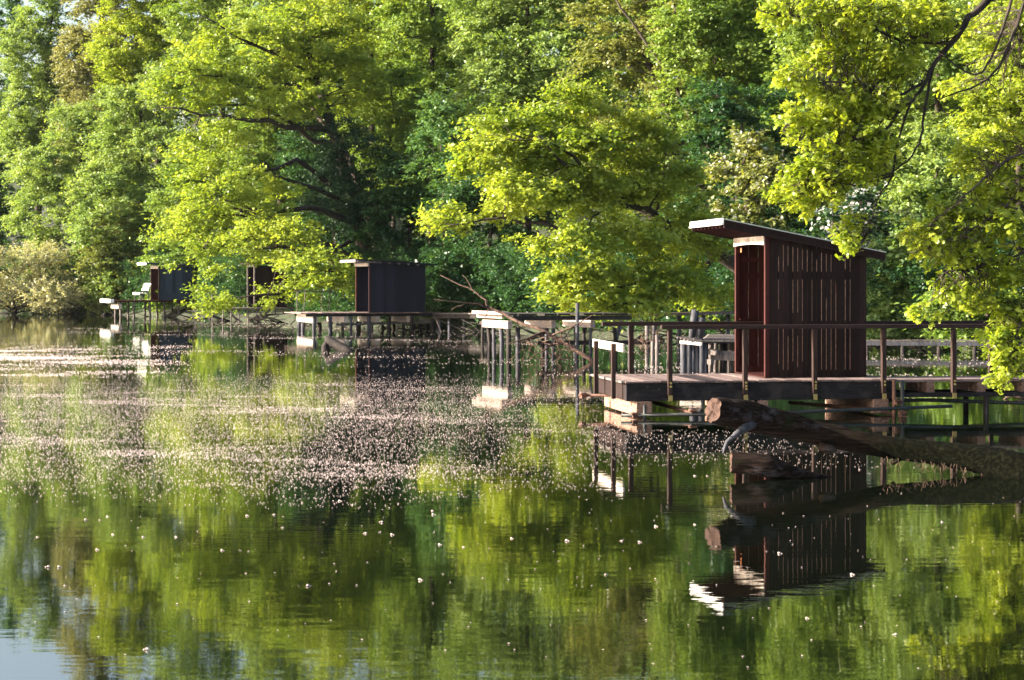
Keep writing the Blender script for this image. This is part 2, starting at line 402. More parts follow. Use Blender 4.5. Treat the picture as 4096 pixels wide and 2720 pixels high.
def make_tree(name, label, cat, base, env, trunk, mats, seed, n_cl=260, per=110, leaf=.13, Ls=1.0, r0=.22, limbs=None,
              flat=.35, droop=.15, n_limb=12, n_twig=70, group=None, shell=.45, lean_out=None, width=.62, ivy=False, jit=.1, hole=.0, extra=None, outz=.45, spread=.55):
    """env: ellipsoids (cx,cy,cz,rx,ry,rz) in world metres; trunk: list of world points"""
    rng = np.random.default_rng(seed)
    root = empty(name, base)
    tag(root, label, cat, group)
    off = np.array(base)
    P, dr, ei = env_clumps(rng, env, n_cl, shell)
    if hole:
        nz = vnoise(P[:, 0] * 1.0, P[:, 2] * 1.3 + P[:, 1] * .4, .9, seed)
        keep = nz > -hole; P, dr, ei = P[keep], dr[keep], ei[keep]
    keep = P[:, 2] > .25; P, dr, ei = P[keep], dr[keep], ei[keep]
    ctr = np.average(np.array(env)[:, :3], axis=0)
    tp = np.array([tuple(t) for t in trunk])
    # outward direction: away from the nearest trunk point, flattened
    dist = np.linalg.norm(P[:, None, :2] - tp[None, :, :2], axis=-1) + .5 * np.abs(P[:, None, 2] - 1 - tp[None, :, 2])
    near = tp[np.argmin(dist, 1)]
    o = unit(P - near) * .7 + dr * .6; o[:, 2] = o[:, 2] * outz
    if lean_out is not None: o = o + np.array(lean_out)
    o = unit(o)
    Lc = Ls * rng.uniform(.6, 1.25, len(P))
    start = P - o * (Lc * .55)[:, None]
    pos, n, a, ln = sprays(rng, start, o, Lc, per, leaf, flat, 6, spread, droop, jit=jit)
    ok = pos[:, 2] > .05
    pos, n, a, ln = pos[ok], n[ok], a[ok], ln[ok]
    V, Fc = quad_leaves(pos - off, n, a, ln, ln * width)
    np_mesh('crown', V, Fc, M[mats], root)
    # trunk and limbs
    tb = MB(); k = len(tp)
    sp = [Vector(p) - Vector(base) for p in tp]
    tb.tube(sp, [r0 * (1 - .75 * i / (k - 1)) * (1.35 if i == 0 else 1) for i in range(k)], 9, rng, .08)
    nodes = [(Vector(p), r0 * (1 - .75 * i / (k - 1))) for i, p in enumerate(tp)]
    # dense nodes along the trunk
    dense = []
    for i in range(k - 1):
        for s in np.linspace(0, 1, 6)[:-1]:
            dense.append((Vector(tp[i]).lerp(Vector(tp[i+1]), s), r0 * (1 - .75 * (i + s) / (k - 1))))
    dense = [dn for dn in dense if dn[0].z > base[2] + .15 * (tp[-1][2] - base[2])] or dense
    lim_nodes = []
    if limbs:
        for path, ra in limbs:
            pts = [Vector(p) for p in path]
            # subdivide with wobble
            fine = []
            for i in range(len(pts) - 1):
                for s in (0, .33, .66):
                    q_ = pts[i].lerp(pts[i+1], s)
                    if fine: q_ += Vector(rng.normal(0, .035 * (pts[i+1]-pts[i]).length, 3))
                    fine.append(q_)
            fine.append(pts[-1]); K = len(fine)
            rr = [max(.02, ra * (1 - .8 * i / (K - 1))) for i in range(K)]
            tb.tube([p - Vector(base) for p in fine], rr, 7, rng, .08)
            lim_nodes += list(zip(fine, rr))
    tgt = rng.choice(len(start), min(n_limb, len(start)), replace=False)
    for i in tgt:
        e = Vector(start[i])
        a_, ra = min(dense, key=lambda d_: (d_[0] - e).length + max(0, d_[0].z - e.z + .25 * (d_[0] - e).length) * 1.5)
        path = limb_path(a_, e, rng, rng.uniform(.02, .14)); K = len(path)
        r1 = min(ra * .55, .035 * (e - a_).length * .6 + .02)
        rr = [max(.015, r1 * (1 - .8 * j / (K - 1))) for j in range(K)]
        tb.tube([p - Vector(base) for p in path], rr, 6)
        lim_nodes += list(zip(path, rr))
    al = lim_nodes + dense
    AN = np.array([tuple(p) for p, r in al])
    for i in rng.choice(len(start), min(n_twig, len(start)), replace=False):
        e = start[i] + o[i] * Lc[i] * .7
        j = int(np.argmin(np.linalg.norm(AN - e, axis=1)))
        path = limb_path(al[j][0], e, rng, .06, 4, .05)
        r1 = min(al[j][1] * .6, .03)
        tb.tube([p - Vector(base) for p in path], [max(.007, r1 * (1 - .8 * s / 4)) for s in range(5)], 4, cap=False)
    tb.build('trunk', M['bark'], root, smooth=True)
    if extra:
        emat, frac, size, nm, region = extra
        sel = rng.random(len(pos)) < frac
        if region is not None:
            c_, r_ = region
            sel &= np.sum(((pos - np.array(c_)) / np.array(r_)) ** 2, 1) < 1
        V, Fc = quad_leaves(pos[sel] - off + np.array([0, 0, .05]), n[sel], a[sel], ln[sel] * size, ln[sel] * size)
        np_mesh(nm, V, Fc, M[emat], root)
    return root

def px_env(lst):
    """(x, y, rx, ry, D, depth radius) in photo pixels -> world ellipsoids"""
    E = []
    for x, y, rx, ry, D, rd in lst:
        p = W(x, y, D); E.append((p.x, p.y, p.z, rx / F * D, rd, ry / F * D))
    return E

def gz(x, y): return float(ground_z([x], [y])[0])

def simple_tree(label, x, D, ytop, ybot, hw, mat, seed, name='deciduous_tree', cat='tree', lean=0, cols=3, dens=1.0, leaf=.18, xb=None, **k):
    """a broadleaf tree whose crown spans the given part of the view"""
    rng = np.random.default_rng(seed + 999); hw *= 1.18
    env = []; n = cols
    hgt = ybot - ytop
    for i in range(n):
        t = (i + .5) / n; yy = ybot - hgt * t
        wv = hw * (0.75 + .35 * math.sin(math.pi * min(1, t * .9 + .15))) * rng.uniform(.85, 1.1)
        if i == n - 1: wv *= .75
        for s in (-1, 1):
            env.append((x + lean * (t - .5) + s * wv * .42 + rng.uniform(-.1, .1) * hw, yy + rng.uniform(-.06, .06) * hgt, wv * .62, hgt / n * .72, D + rng.uniform(-.8, .8), wv / F * D * .7))
    E = px_env(env)
    bx = ((xb if xb is not None else x - lean * .5) - 2048) / F * D
    base = (bx, D, gz(bx, D) - .1)
    top = W(x + lean * .5, ytop + hgt * .15, D)
    mid = W(x, (ytop + ybot) / 2, D)
    trunk = [Vector(base), Vector(base).lerp(mid, .5) + Vector((rng.uniform(-.3, .3), 0, 0)), mid, mid.lerp(top, .5) + Vector((rng.uniform(-.3, .3), 0, 0)), top]
    area = (hw * 2 / F * D) * (hgt / F * D)
    ncl = int(area * 7.5 * dens)
    return make_tree(name, label, cat, base, E, trunk, mat, seed, n_cl=max(60, ncl), per=100, leaf=leaf, r0=max(.12, hgt / F * D * .02), **k)

BANK = 'trees along the wooded bank'
# --- front row, left to right ------------------------------------------------
simple_tree('low spreading tan-green willow bush at the far left waterline', 50, 128.5, 1000, 1225, 270, 'l_willow', 11, 'willow_bush', 'bush', 0, 2, 1.5, .13, n_twig=220, n_limb=26, outz=1.1, droop=0, flat=.8, Ls=.9, jit=.07)
simple_tree('dark blue-green tree behind the willow bush at the left edge', -10, 150, 20, 1150, 140, 'l_teal', 12, cols=4, group=BANK)
simple_tree('tall feathery light green tree near the top left corner', 180, 142, -50, 700, 160, 'l_pale', 13, cols=4, lean=60, outz=.9, group=BANK, dens=1.2)
simple_tree('brownish olive tree with drooping tiers beside the tall feathery tree', 410, 139, -300, 600, 150, 'l_brown', 14, cols=5, group=BANK, droop=.35, dens=1.3)
simple_tree('pale green tree with hanging sprays above the tan willow bush', 330, 133, 430, 1100, 230, 'l_pale', 15, cols=4, group=BANK, droop=.3, dens=1.2)
simple_tree('mid green tree rising behind the farthest hut', 560, 129, 300, 1200, 210, 'l_pale', 16, cols=5, group=BANK, droop=.3, dens=1.1)
simple_tree('yellow-green tree high above the farthest hut', 640, 137, -300, 450, 230, 'l_bright', 17, cols=4, group=BANK)
simple_tree('small olive tree leaning over the bank left of the farthest hut', 470, 128, 880, 1240, 120, 'l_olive', 18, cols=3, group=BANK)
simple_tree('shaded tree between the farthest hut and the half-hidden hut', 800, 121, 560, 1230, 170, 'l_mid', 19, cols=4, group=BANK)
simple_tree('tall mid green tree at the very top behind the big bright tree', 900, 131, -380, 350, 210, 'l_mid', 51, cols=4, group=BANK)
simple_tree('tall yellow-green treetop over the middle of the big bright tree', 1180, 124, -380, 330, 210, 'l_pale', 52, cols=4, group=BANK)
simple_tree('mid green tree filling the gap behind the boughs of the big bright tree', 1120, 117, 150, 1150, 190, 'l_mid', 53, cols=4, group=BANK)
simple_tree('shadowy green tree between the dark ivy-clad tree and the far bank', 1330, 110, 200, 1200, 150, 'l_shaded', 54, cols=4, group=BANK)
# --- the big bright tree whose boughs sweep left over the water ---------------
E1 = px_env([(1000, 190, 330, 150, 95, 2.0), (1280, 110, 260, 150, 97, 2.2), (760, 330, 190, 110, 93, 1.4), (1080, 380, 260, 110, 94, 1.8), (820, 560, 200, 90, 92, 1.5),
             (900, 720, 210, 120, 91, 1.6), (1100, 800, 170, 90, 92, 1.5), (800, 900, 190, 90, 92, 1.5), (1100, 960, 250, 100, 90, 1.6), (790, 1040, 160, 80, 90, 1.4),
             (1270, 1090, 190, 110, 88, 1.5), (960, 1180, 190, 62, 88, 1.3), (860, 1215, 110, 28, 88, .9), (1350, 330, 200, 150, 97, 1.8)])
b1 = W(1490, 1240, 93.5); b1.z = gz(b1.x, b1.y) - .1
make_tree('deciduous_tree', 'big bright yellow-green tree whose boughs sweep left over the half-hidden hut', 'tree', tuple(b1), E1,
          [b1, W(1460, 1000, 94), W(1400, 760, 94.5), W(1330, 520, 95), W(1260, 300, 96), W(1200, 60, 97)], 'l_bright', 101, n_cl=820, per=105, leaf=.165, Ls=1.1,
          r0=.42, limbs=[([W(1430, 900, 94), W(1230, 835, 92), W(1060, 850, 91), W(900, 800, 90)], .17),
                         ([W(1400, 760, 94.5), W(1200, 640, 93), W(1000, 700, 91), W(860, 740, 90)], .15),
                         ([W(1330, 520, 95), W(1060, 490, 93), W(880, 455, 92), W(640, 430, 91)], .16),
                         ([W(1260, 320, 96), W(1050, 360, 94), W(800, 300, 92)], .13),
                         ([W(1230, 200, 96), W(1000, 180, 95), W(800, 60, 94)], .12),
                         ([W(1470, 1060, 93.5), W(1250, 1080, 90), W(1120, 1170, 88), W(960, 1190, 87)], .15),
                         ([W(1440, 940, 94), W(1180, 1000, 90), W(950, 980, 90)], .12)],
          n_limb=10, n_twig=170, hole=.45, droop=.12, group=BANK)
E1b = px_env([(1400, 640, 150, 190, 94.5, 1.3), (1330, 800, 150, 150, 94, 1.2), (1450, 850, 130, 200, 94.5, 1.3), (1250, 480, 110, 90, 95.5, 1.2)])
bb = W(1530, 1240, 96); bb.z = gz(bb.x, bb.y) - .1
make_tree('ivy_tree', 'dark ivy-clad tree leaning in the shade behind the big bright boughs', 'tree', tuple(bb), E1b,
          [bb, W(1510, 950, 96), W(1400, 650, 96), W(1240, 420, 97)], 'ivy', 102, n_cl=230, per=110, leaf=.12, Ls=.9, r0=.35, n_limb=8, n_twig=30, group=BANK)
simple_tree('yellow-green tree with dark upright limbs at the top left of centre', 1480, 108, -300, 480, 250, 'l_bright', 21, cols=4, group=BANK, hole=.7, n_limb=22)
simple_tree('tall fresh green tree rising behind the pale rounded crown', 1730, 103, -300, 420, 190, 'l_mid', 22, cols=4, group=BANK)
simple_tree('mid green tree beside the dark ivy-clad tree', 1560, 99, 260, 760, 170, 'l_mid', 23, cols=3, group=BANK, hole=.7)
simple_tree('small blue-green bushy tree left of the bright oak boughs', 1765, 92, 385, 720, 120, 'l_teal', 24, cols=3, group=BANK)
simple_tree('deep green shaded tree right behind the dark closed hut', 1640, 94, 620, 1245, 210, 'l_shaded', 25, cols=4, group=BANK)
simple_tree('shaded tree hanging over the bank between the dark hut and the bright oak', 1960, 88, 650, 1250, 210, 'l_shaded', 26, cols=4, group=BANK)
simple_tree('pale olive tree with a wide rounded crown at the top centre', 2110, 97, -300, 470, 280, 'l_pale', 27, cols=4, group=BANK, dens=1.15)
simple_tree('olive tree with long bare leaning limbs above the bright oak', 2560, 90, -300, 640, 270, 'l_olive', 28, cols=4, group=BANK, hole=.1, n_limb=26, n_twig=120, xb=2980,
    limbs=[([W(2980, 900, 88), W(2880, 690, 87.6), W(2790, 520, 87.3), W(2690, 340, 87), W(2560, 130, 87), W(2450, -30, 87)], .17), ([W(2790, 520, 87.3), W(2740, 330, 87.1), W(2700, 120, 87), W(2690, -60, 87)], .10),
           ([W(2720, 400, 87), W(2610, 300, 86.8), W(2500, 260, 86.6)], .06), ([W(2880, 690, 87.6), W(2700, 620, 87), W(2600, 560, 86.6)], .08)])
simple_tree('tall mid green tree between the olive tree and the near oak boughs', 2860, 87, -300, 520, 210, 'l_mid', 29, cols=4, group=BANK)
simple_tree('deep green tree in shade above the near hut roof', 2960, 79, 330, 980, 230, 'l_shaded', 30, cols=4, group=BANK, hole=.6)
hx = W(2990, 690, 76)
simple_tree('hawthorn tree flecked with faded blossom above the tall end of the near hut roof', 2990, 75, 540, 900, 120, 'l_olive', 31, 'hawthorn_tree', cols=3, group=BANK, extra=('blossom', .12, .8, 'blossom', None))
simple_tree('hawthorn tree with dense white blossom behind the low end of the near hut roof', 3440, 71, 740, 1120, 120, 'l_shaded', 32, 'hawthorn_tree', cols=3, group=BANK, extra=('blossom', .30, .8, 'blossom', None))
simple_tree('mid green tree standing behind the hanging near oak boughs', 3350, 83, -300, 620, 240, 'l_mid', 33, cols=4, group=BANK)
simple_tree('tall pale tree behind the forked hanging branches at upper right', 3760, 78, -300, 640, 230, 'l_pale', 34, cols=4, group=BANK)
simple_tree('bright tree at the top right edge behind the near oak', 4080, 74, -300, 700, 190, 'l_bright', 35, cols=4, group=BANK)
simple_tree('pale yellowish bush tree between the hanging boughs and the right edge foliage', 3760, 70, 560, 1130, 160, 'l_pale', 36, cols=3, group=BANK)
simple_tree('pale green bush drooping to the water right of the near hut', 3640, 67, 930, 1385, 210, 'l_pale', 37, 'waterside_bush', 'bush', cols=3, group=BANK, dens=1.3, droop=.35)
simple_tree('mid green bush drooping to the water behind the last railing posts', 3960, 61, 1020, 1395, 200, 'l_mid', 38, 'waterside_bush', 'bush', cols=3, group=BANK, dens=1.3, droop=.35)

# --- the bright oak in the middle ---------------------------------------------
E2 = px_env([(2000, 490, 170, 85, 66, 1.2), (2250, 420, 200, 110, 67, 1.5), (1980, 640, 190, 100, 65, 1.3), (2250, 600, 250, 120, 66, 1.6), (2520, 560, 200, 120, 68, 1.5),
             (1830, 870, 145, 50, 64, .9), (2080, 780, 210, 95, 64, 1.3), (2350, 780, 220, 110, 66, 1.5), (2620, 760, 240, 130, 68, 1.7), (2230, 960, 190, 80, 63, 1.2),
             (2480, 960, 240, 100, 65, 1.5), (2750, 950, 210, 130, 67, 1.5), (2330, 1110, 190, 75, 63, 1.2), (2620, 1120, 240, 100, 65, 1.4), (2230, 1215, 130, 36, 62, .8),
             (2520, 1220, 190, 50, 63.5, 1.0), (2820, 1130, 160, 120, 67, 1.4), (1740, 905, 55, 30, 63.5, .5)])
b2 = W(3060, 1240, 70.5); b2.z = gz(b2.x, b2.y) - .1
make_tree('oak_tree', 'bright spreading oak reaching left over the water above the ruined jetty', 'tree', tuple(b2), E2,
          [b2, W(3000, 1100, 70), W(2870, 1010, 69), W(2760, 955, 68.5), W(2640, 880, 68), W(2500, 800, 67.5)], 'l_oak', 201, n_cl=1150, per=80, leaf=.145, Ls=.75, r0=.36,
          limbs=[([W(2640, 880, 68), W(2440, 790, 66), W(2330, 740, 65.5), W(2240, 640, 65), W(2150, 545, 64.5)], .13),
                 ([W(2420, 780, 66), W(2300, 620, 65.5), W(2200, 570, 65), W(2050, 560, 64)], .07),
                 ([W(2700, 920, 68), W(2500, 960, 66), W(2250, 900, 64), W(2010, 870, 63.5), W(1800, 900, 63)], .10),
                 ([W(2870, 1010, 69), W(2700, 1150, 66), W(2450, 1240, 63.5)], .12),
                 ([W(2730, 1120, 66), W(2480, 1145, 64), W(2200, 1195, 62.5)], .06),
                 ([W(2640, 1230, 64), W(2550, 1205, 63.5), W(2440, 1225, 63), W(2390, 1250, 62.8)], .06)],
          n_limb=16, n_twig=190, hole=.4, shell=.3, droop=.1, width=.7, jit=.12, group=BANK)

# --- forest on the slope behind and undergrowth on the bank (uncountable) ------
def forest_mass():
    rng = np.random.default_rng(5)
    n = 9000
    s = rng.uniform(0, 1, n)
    seg = SHORE[3:14].copy(); seg[0] = (-41, 137); cum = np.concatenate([[0], np.cumsum(np.hypot(*np.diff(seg, axis=0).T))]); t = s * cum[-1]
    i = np.clip(np.searchsorted(cum, t) - 1, 0, len(seg) - 2); f = (t - cum[i]) / (cum[i+1] - cum[i])
    p = seg[i] + f[:, None] * (seg[i+1] - seg[i]); tg = unit(seg[i+1] - seg[i]); nrm = np.stack([-tg[:, 1], tg[:, 0]], 1)
    inl = rng.uniform(15, 52, n); xy = p + nrm * inl[:, None]
    g = ground_z(xy[:, 0], xy[:, 1]); hh = rng.uniform(0, 1, n) ** .7 * (14 + 3 * vnoise(xy[:, 0], xy[:, 1], .22, 3))
    px = xy[:, 0] / xy[:, 1] * F + 2048
    hh *= np.clip(.45 + (px + 100) / 700, .45, 1.15)
    B = np.stack([xy[:, 0], xy[:, 1], g + hh], 1)
    o = unit(rng.normal(0, 1, (n, 3)) * [1, 1, .3] + [-.3, -.8, 0])
    pos, nn, a, ln = sprays(rng, B, o, rng.uniform(1.2, 2.4, n), 95, .24, .4, 6, .6, .15)
    V, Fc = quad_leaves(pos, nn, a, ln, ln * .7)
    o_ = np_mesh('forest', V, Fc, M['l_mid']); tag(o_, 'distant mid green wood on the slope behind the bank trees', 'wood', kind='stuff')
    n = 7500
    s = rng.uniform(0, 1, n); t = s * cum[-1]
    i = np.clip(np.searchsorted(cum, t) - 1, 0, len(seg) - 2); f = (t - cum[i]) / (cum[i+1] - cum[i])
    p = seg[i] + f[:, None] * (seg[i+1] - seg[i]); tg = unit(seg[i+1] - seg[i]); nrm = np.stack([-tg[:, 1], tg[:, 0]], 1)
    xy = p + nrm * (.1 + 9.9 * rng.uniform(0, 1, n) ** 1.7)[:, None]
    g = ground_z(xy[:, 0], xy[:, 1]); B = np.stack([xy[:, 0], xy[:, 1], g + rng.uniform(0, 1, n) ** 1.2 * 3.2 + .15], 1)
    o = unit(rng.normal(0, 1, (n, 3)) * [1, 1, .5] + [0, -.5, 0])
    pos, nn, a, ln = sprays(rng, B, o, rng.uniform(.4, .9, n), 80, .12, .6, 6, .7, .15)
    upx = pos[:, 0] / pos[:, 1] * F + 2048; upz = 1125 - (pos[:, 2] - H) / pos[:, 1] * F
    ok = (pos[:, 2] > .05) & ~((upx > 600) & (upx < 790) & (pos[:, 1] < 120.5)) & ~((upx > 930) & (upx < 1180) & (pos[:, 1] < 109.5))
    V, Fc = quad_leaves(pos[ok], nn[ok], a[ok], ln[ok], ln[ok] * .65)
    o_ = np_mesh('undergrowth', V, Fc, M['l_shaded']); tag(o_, 'dense deep green undergrowth along the foot of the bank', 'undergrowth', kind='stuff')
    # fallen sticks, roots and driftwood lying along the waterline
    mb = MB(); r2 = np.random.default_rng(8)
    for k in range(260):
        tt = r2.uniform(0, cum[-1]); i = min(max(int(np.searchsorted(cum, tt)) - 1, 0), len(seg) - 2)
        ff = (tt - cum[i]) / (cum[i+1] - cum[i]); q = seg[i] + ff * (seg[i+1] - seg[i]) + r2.normal(0, .7, 2) + [0, -.6]
        L_ = r2.uniform(.5, 2.6); an = r2.uniform(0, 6.28); el = r2.uniform(-.1, .7)
        d = Vector((math.cos(an) * math.cos(el), math.sin(an) * math.cos(el), math.sin(el)))
        a_ = Vector((q[0], q[1], -.08)); mid = a_ + d * L_ * .5 + Vector(r2.normal(0, .1, 3))
        mb.tube([a_, mid, a_ + d * L_], [r2.uniform(.02, .06), .03, .012], 5)
    tag(mb.build('driftwood_litter', M['piledark'], smooth=True), 'tangle of fallen sticks and roots along the far waterline', 'driftwood', kind='stuff')
forest_mass()

# ------------------------------------------------------------------ near oak: hanging boughs with lobed leaves
def near_oak():
    rng = np.random.default_rng(77)
    base = (10.9, 25.2, gz(10.9, 25.2) - .1)
    root = empty('oak_tree', base)
    tag(root, 'near oak hanging sunlit lobed leaves and thin forked branches in from the upper right', 'tree')
    tb = MB(); O = Vector(base)
    def tube(P, r0, r1, n=7, wob=.03):
        pts = [Vector(p) for p in P]; fine = []
        for i in range(len(pts) - 1):
            p0 = pts[max(i-1, 0)]; p1 = pts[i]; p2 = pts[i+1]; p3 = pts[min(i+2, len(pts)-1)]
            for s in (0, .25, .5, .75):
                f_ = .5 * ((2*p1) + (p2-p0)*s + (2*p0-5*p1+4*p2-p3)*s*s + (3*p1-p0-3*p2+p3)*s**3)
                fine.append(f_ + Vector(rng.normal(0, wob * .25, 3)))
        fine.append(pts[-1]); K = len(fine)
        tb.tube([p - O for p in fine], [r0 + (r1 - r0) * i / (K-1) for i in range(K)], n)
        return [(p, r0 + (r1 - r0) * i / (K-1)) for i, p in enumerate(fine)]
    nodes = []
    fork = Vector((7.6, 23.8, 6.6))
    nodes += tube([base, (10.3, 24.9, 1.5), (9.3, 24.5, 3.6), (8.5, 24.15, 5.2), fork, (7.2, 23.6, 8.5), (7.4, 23.4, 11)], .34, .12, 12)
    main = tube([(8.4, 24.1, 5.3), W(4300, -120, 23.0), W(4000, -20, 22.6), W(3880, 70, 22.4), W(3810, 170, 22.3), W(3740, 250, 22.2), W(3700, 330, 22.0), W(3650, 400, 21.9), W(3560, 480, 21.8)], .055, .009)
    nodes += main
    for P, a, b in (
        ([W(3740, 250, 22.2), W(3700, 420, 22.0), W(3690, 520, 22), W(3650, 620, 21.9), W(3560, 690, 21.7), W(3450, 730, 21.6)], .018, .006),
        ([W(4060, -60, 22.8), W(4030, 60, 22.6), W(3980, 200, 22.4), W(3900, 300, 22.3), W(3750, 200, 22.2)], .02, .008),
        ([W(4140, -80, 22.9), W(4070, 90, 22.7), W(4010, 240, 22.5), W(3930, 330, 22.4), W(3800, 380, 22.2), W(3700, 440, 22.0)], .022, .005),
        ([W(4120, -60, 22.7), W(4050, 150, 22.3), W(3990, 290, 22.2), W(3890, 320, 22.1)], .014, .004),
        ([W(3700, 330, 22.0), W(3580, 380, 21.8), W(3400, 330, 21.6), W(3250, 330, 21.5), W(3100, 310, 21.4)], .02, .004),
        ([W(3810, 170, 22.3), W(3600, 160, 22.0), W(3400, 60, 21.8), W(3150, 70, 21.6), W(3020, 30, 21.5)], .024, .005),
        ([W(3650, 400, 21.9), W(3590, 560, 21.9), W(3570, 700, 21.8), W(3520, 780, 21.8), W(3490, 870, 21.7), W(3455, 960, 21.7)], .014, .004),
        ([W(3600, 430, 21.9), W(3540, 520, 21.8), W(3420, 560, 21.6), W(3270, 600, 21.5), W(3130, 520, 21.5)], .018, .004),
        ([W(3590, 560, 21.9), W(3500, 640, 21.8), W(3330, 660, 21.6), W(3200, 740, 21.5), W(3120, 790, 21.5)], .013, .004),
        ([W(3570, 700, 21.8), W(3440, 740, 21.6), W(3300, 720, 21.5)], .010, .003),
        ([(8.8, 24.2, 4.6), W(4330, 420, 22.6), W(4180, 560, 22.2), W(4000, 660, 21.8), W(3850, 790, 21.5), W(3720, 900, 21.4)], .028, .005),
        ([W(4180, 560, 22.2), W(4080, 760, 21.8), W(3950, 880, 21.6), W(3800, 960, 21.4), W(3640, 1010, 21.3)], .016, .004),
        ([(9.4, 24.4, 3.4), W(4300, 900, 22.4), W(4120, 1000, 22.0), W(3950, 1060, 21.7), W(3780, 1090, 21.5)], .022, .005),
        ([W(4200, 950, 22.2), W(4130, 1160, 21.8), W(4080, 1300, 21.6), W(4030, 1420, 21.5)], .02, .004)):
        nodes += tube(P, a, b)
    # leafy regions: x, y, rx, ry, D, depth radius, number of shoots
    reg = [(3180, 40, 150, 75, 21.6, .35, 44), (3420, 60, 190, 100, 21.9, .45, 80), (3680, 90, 190, 110, 22.2, .45, 75), (3330, 230, 160, 90, 21.8, .4, 62),
           (3560, 260, 150, 120, 21.9, .4, 72), (3190, 320, 80, 50, 21.5, .3, 22), (3380, 400, 170, 90, 21.7, .4, 64), (3530, 420, 110, 80, 21.8, .35, 40), (3330, 540, 180, 90, 21.6, .4, 66),
           (3520, 600, 110, 80, 21.7, .3, 40), (3170, 480, 60, 40, 21.4, .2, 12), (3280, 690, 150, 70, 21.6, .35, 46), (3450, 690, 110, 60, 21.7, .3, 30), (3200, 780, 110, 55, 21.5, .3, 30),
           (3330, 770, 90, 45, 21.5, .25, 20), (3420, 880, 45, 40, 21.7, .2, 8), (3415, 960, 60, 50, 21.7, .25, 15),
           (3950, 120, 150, 130, 23.4, .4, 30), (4060, 330, 110, 120, 23.6, .4, 24), (3850, 360, 100, 70, 23.4, .4, 14),
           (4030, 560, 130, 100, 22.4, .4, 42), (3900, 640, 90, 70, 22.0, .3, 24), (4020, 740, 160, 90, 22.0, .4, 56), (3830, 830, 120, 60, 21.7, .3, 32), (4010, 900, 170, 90, 21.8, .4, 60),
           (3740, 930, 120, 55, 21.5, .3, 32), (3880, 1020, 170, 70, 21.7, .35, 50), (3700, 1000, 55, 30, 21.4, .25, 9), (4050, 1080, 130, 90, 21.9, .4, 50), (3840, 1140, 120, 50, 21.6, .3, 26),
           (3970, 1210, 120, 45, 21.8, .3, 26), (4080, 1260, 80, 80, 21.8, .3, 30), (4060, 1400, 90, 70, 21.5, .3, 34), (3990, 1340, 60, 40, 21.5, .2, 10), (4040, 1500, 60, 45, 21.5, .2, 14),
           (3720, 1240, 70, 40, 21.5, .2, 8)]
    NN = np.array([tuple(p) for p, r in nodes]); LP = []; LN = []; LA = []; LL = []
    for x, y, rx, ry, D, rd, n in reg:
        for k in range(int(n * 1.1)):
            u = unit(rng.normal(0, 1, 3)) * rng.uniform(.2, 1) ** .5
            p = W(x + u[0] * rx * .88, y + u[1] * ry * .88, D + u[2] * rd)
            e = np.array(p)
            j = int(np.argmin(np.linalg.norm(NN - e, axis=1))); st = NN[j]
            o = unit((e - st) * [1, 1, .6] + [-.22, 0, -.02] + rng.normal(0, .12, 3))
            L = rng.uniform(.16, .34)
            s = e - o * L * .5
            if np.linalg.norm(s - st) < 1.6:
                path = limb_path(st, s, rng, .08, 4, .05)
                tb.tube([q - O for q in path], [.0055, .005, .0045, .004, .0035], 4, cap=False)
            tipp = Vector(s + o * L)
            tb.tube([Vector(s) - O, tipp - O], [.0035, .002], 4, cap=False)
            # rosettes of leaves along the shoot, dense at the tip
            m = rng.integers(11, 18)
            t = np.concatenate([rng.uniform(.1, .9, m - 6), np.full(6, 1.0)])
            az = rng.uniform(0, 6.28, m)
            side = unit(np.cross(o, [0, 0, 1]) + 1e-6); up = np.cross(side, o)
            ax = unit(o * rng.uniform(.2, .9, (m, 1)) + side * np.cos(az)[:, None] + up * np.sin(az)[:, None] * .7 + np.array([0, 0, -.12]))
            ln = rng.uniform(.055, .108, m)
            pos = s + o * (L * t)[:, None] + ax * (ln * .5)[:, None]
            nrm = unit(np.array([-.1, -.15, .8]) + rng.normal(0, .5, (m, 3)))
            LP.append(pos); LN.append(nrm); LA.append(ax); LL.append(ln)
    P, N_, A, L_ = map(np.concatenate, (LP, LN, LA, LL))
    V, Fc = oak_leaves(P - np.array(base), N_, A, L_)
    np_mesh('crown', V, Fc, M['l_near'], root)
    # the upper crown beyond the frame, which shades and is seen only from the side
    n = 900
    cc = np.array([[8.2, 24.5, 8.0]]) + unit(rng.normal(0, 1, (n, 3))) * rng.uniform(.4, 1, (n, 1)) ** .5 * [[2.2, 2.6, 2.2]]
    cc = cc[(cc[:, 2] - H) / cc[:, 1] > 0.155]
    o = unit(cc - np.array([8.2, 24.5, 7.0])); o[:, 2] *= .4; o = unit(o)
    pos, nn, a, ln = sprays(rng, cc, o, rng.uniform(.3, .6, len(cc)), 26, .11, .5, 5, .6, .1)
    V, Fc = oak_leaves(pos - np.array(base), nn, a, ln)
    np_mesh('upper_crown', V, Fc, M['l_near'], root)
    tb.build('trunk', M['bark'], root, smooth=True)
near_oak()

# ------------------------------------------------------------------ near hut on its platform
VP = math.atan((2048 - 800) / F)         # 9 degrees: everything on the platform is turned this much
A1 = VP
def local(origin, ang):
    ca, sa = math.cos(ang), math.sin(ang)
    def f(x, y, D, z=None):              # photo pixel at distance -> local coordinates
        p = W(x, y, D) - Vector(origin); return Vector((p.x * ca + p.y * sa, -p.x * sa + p.y * ca, p.z))
    return f

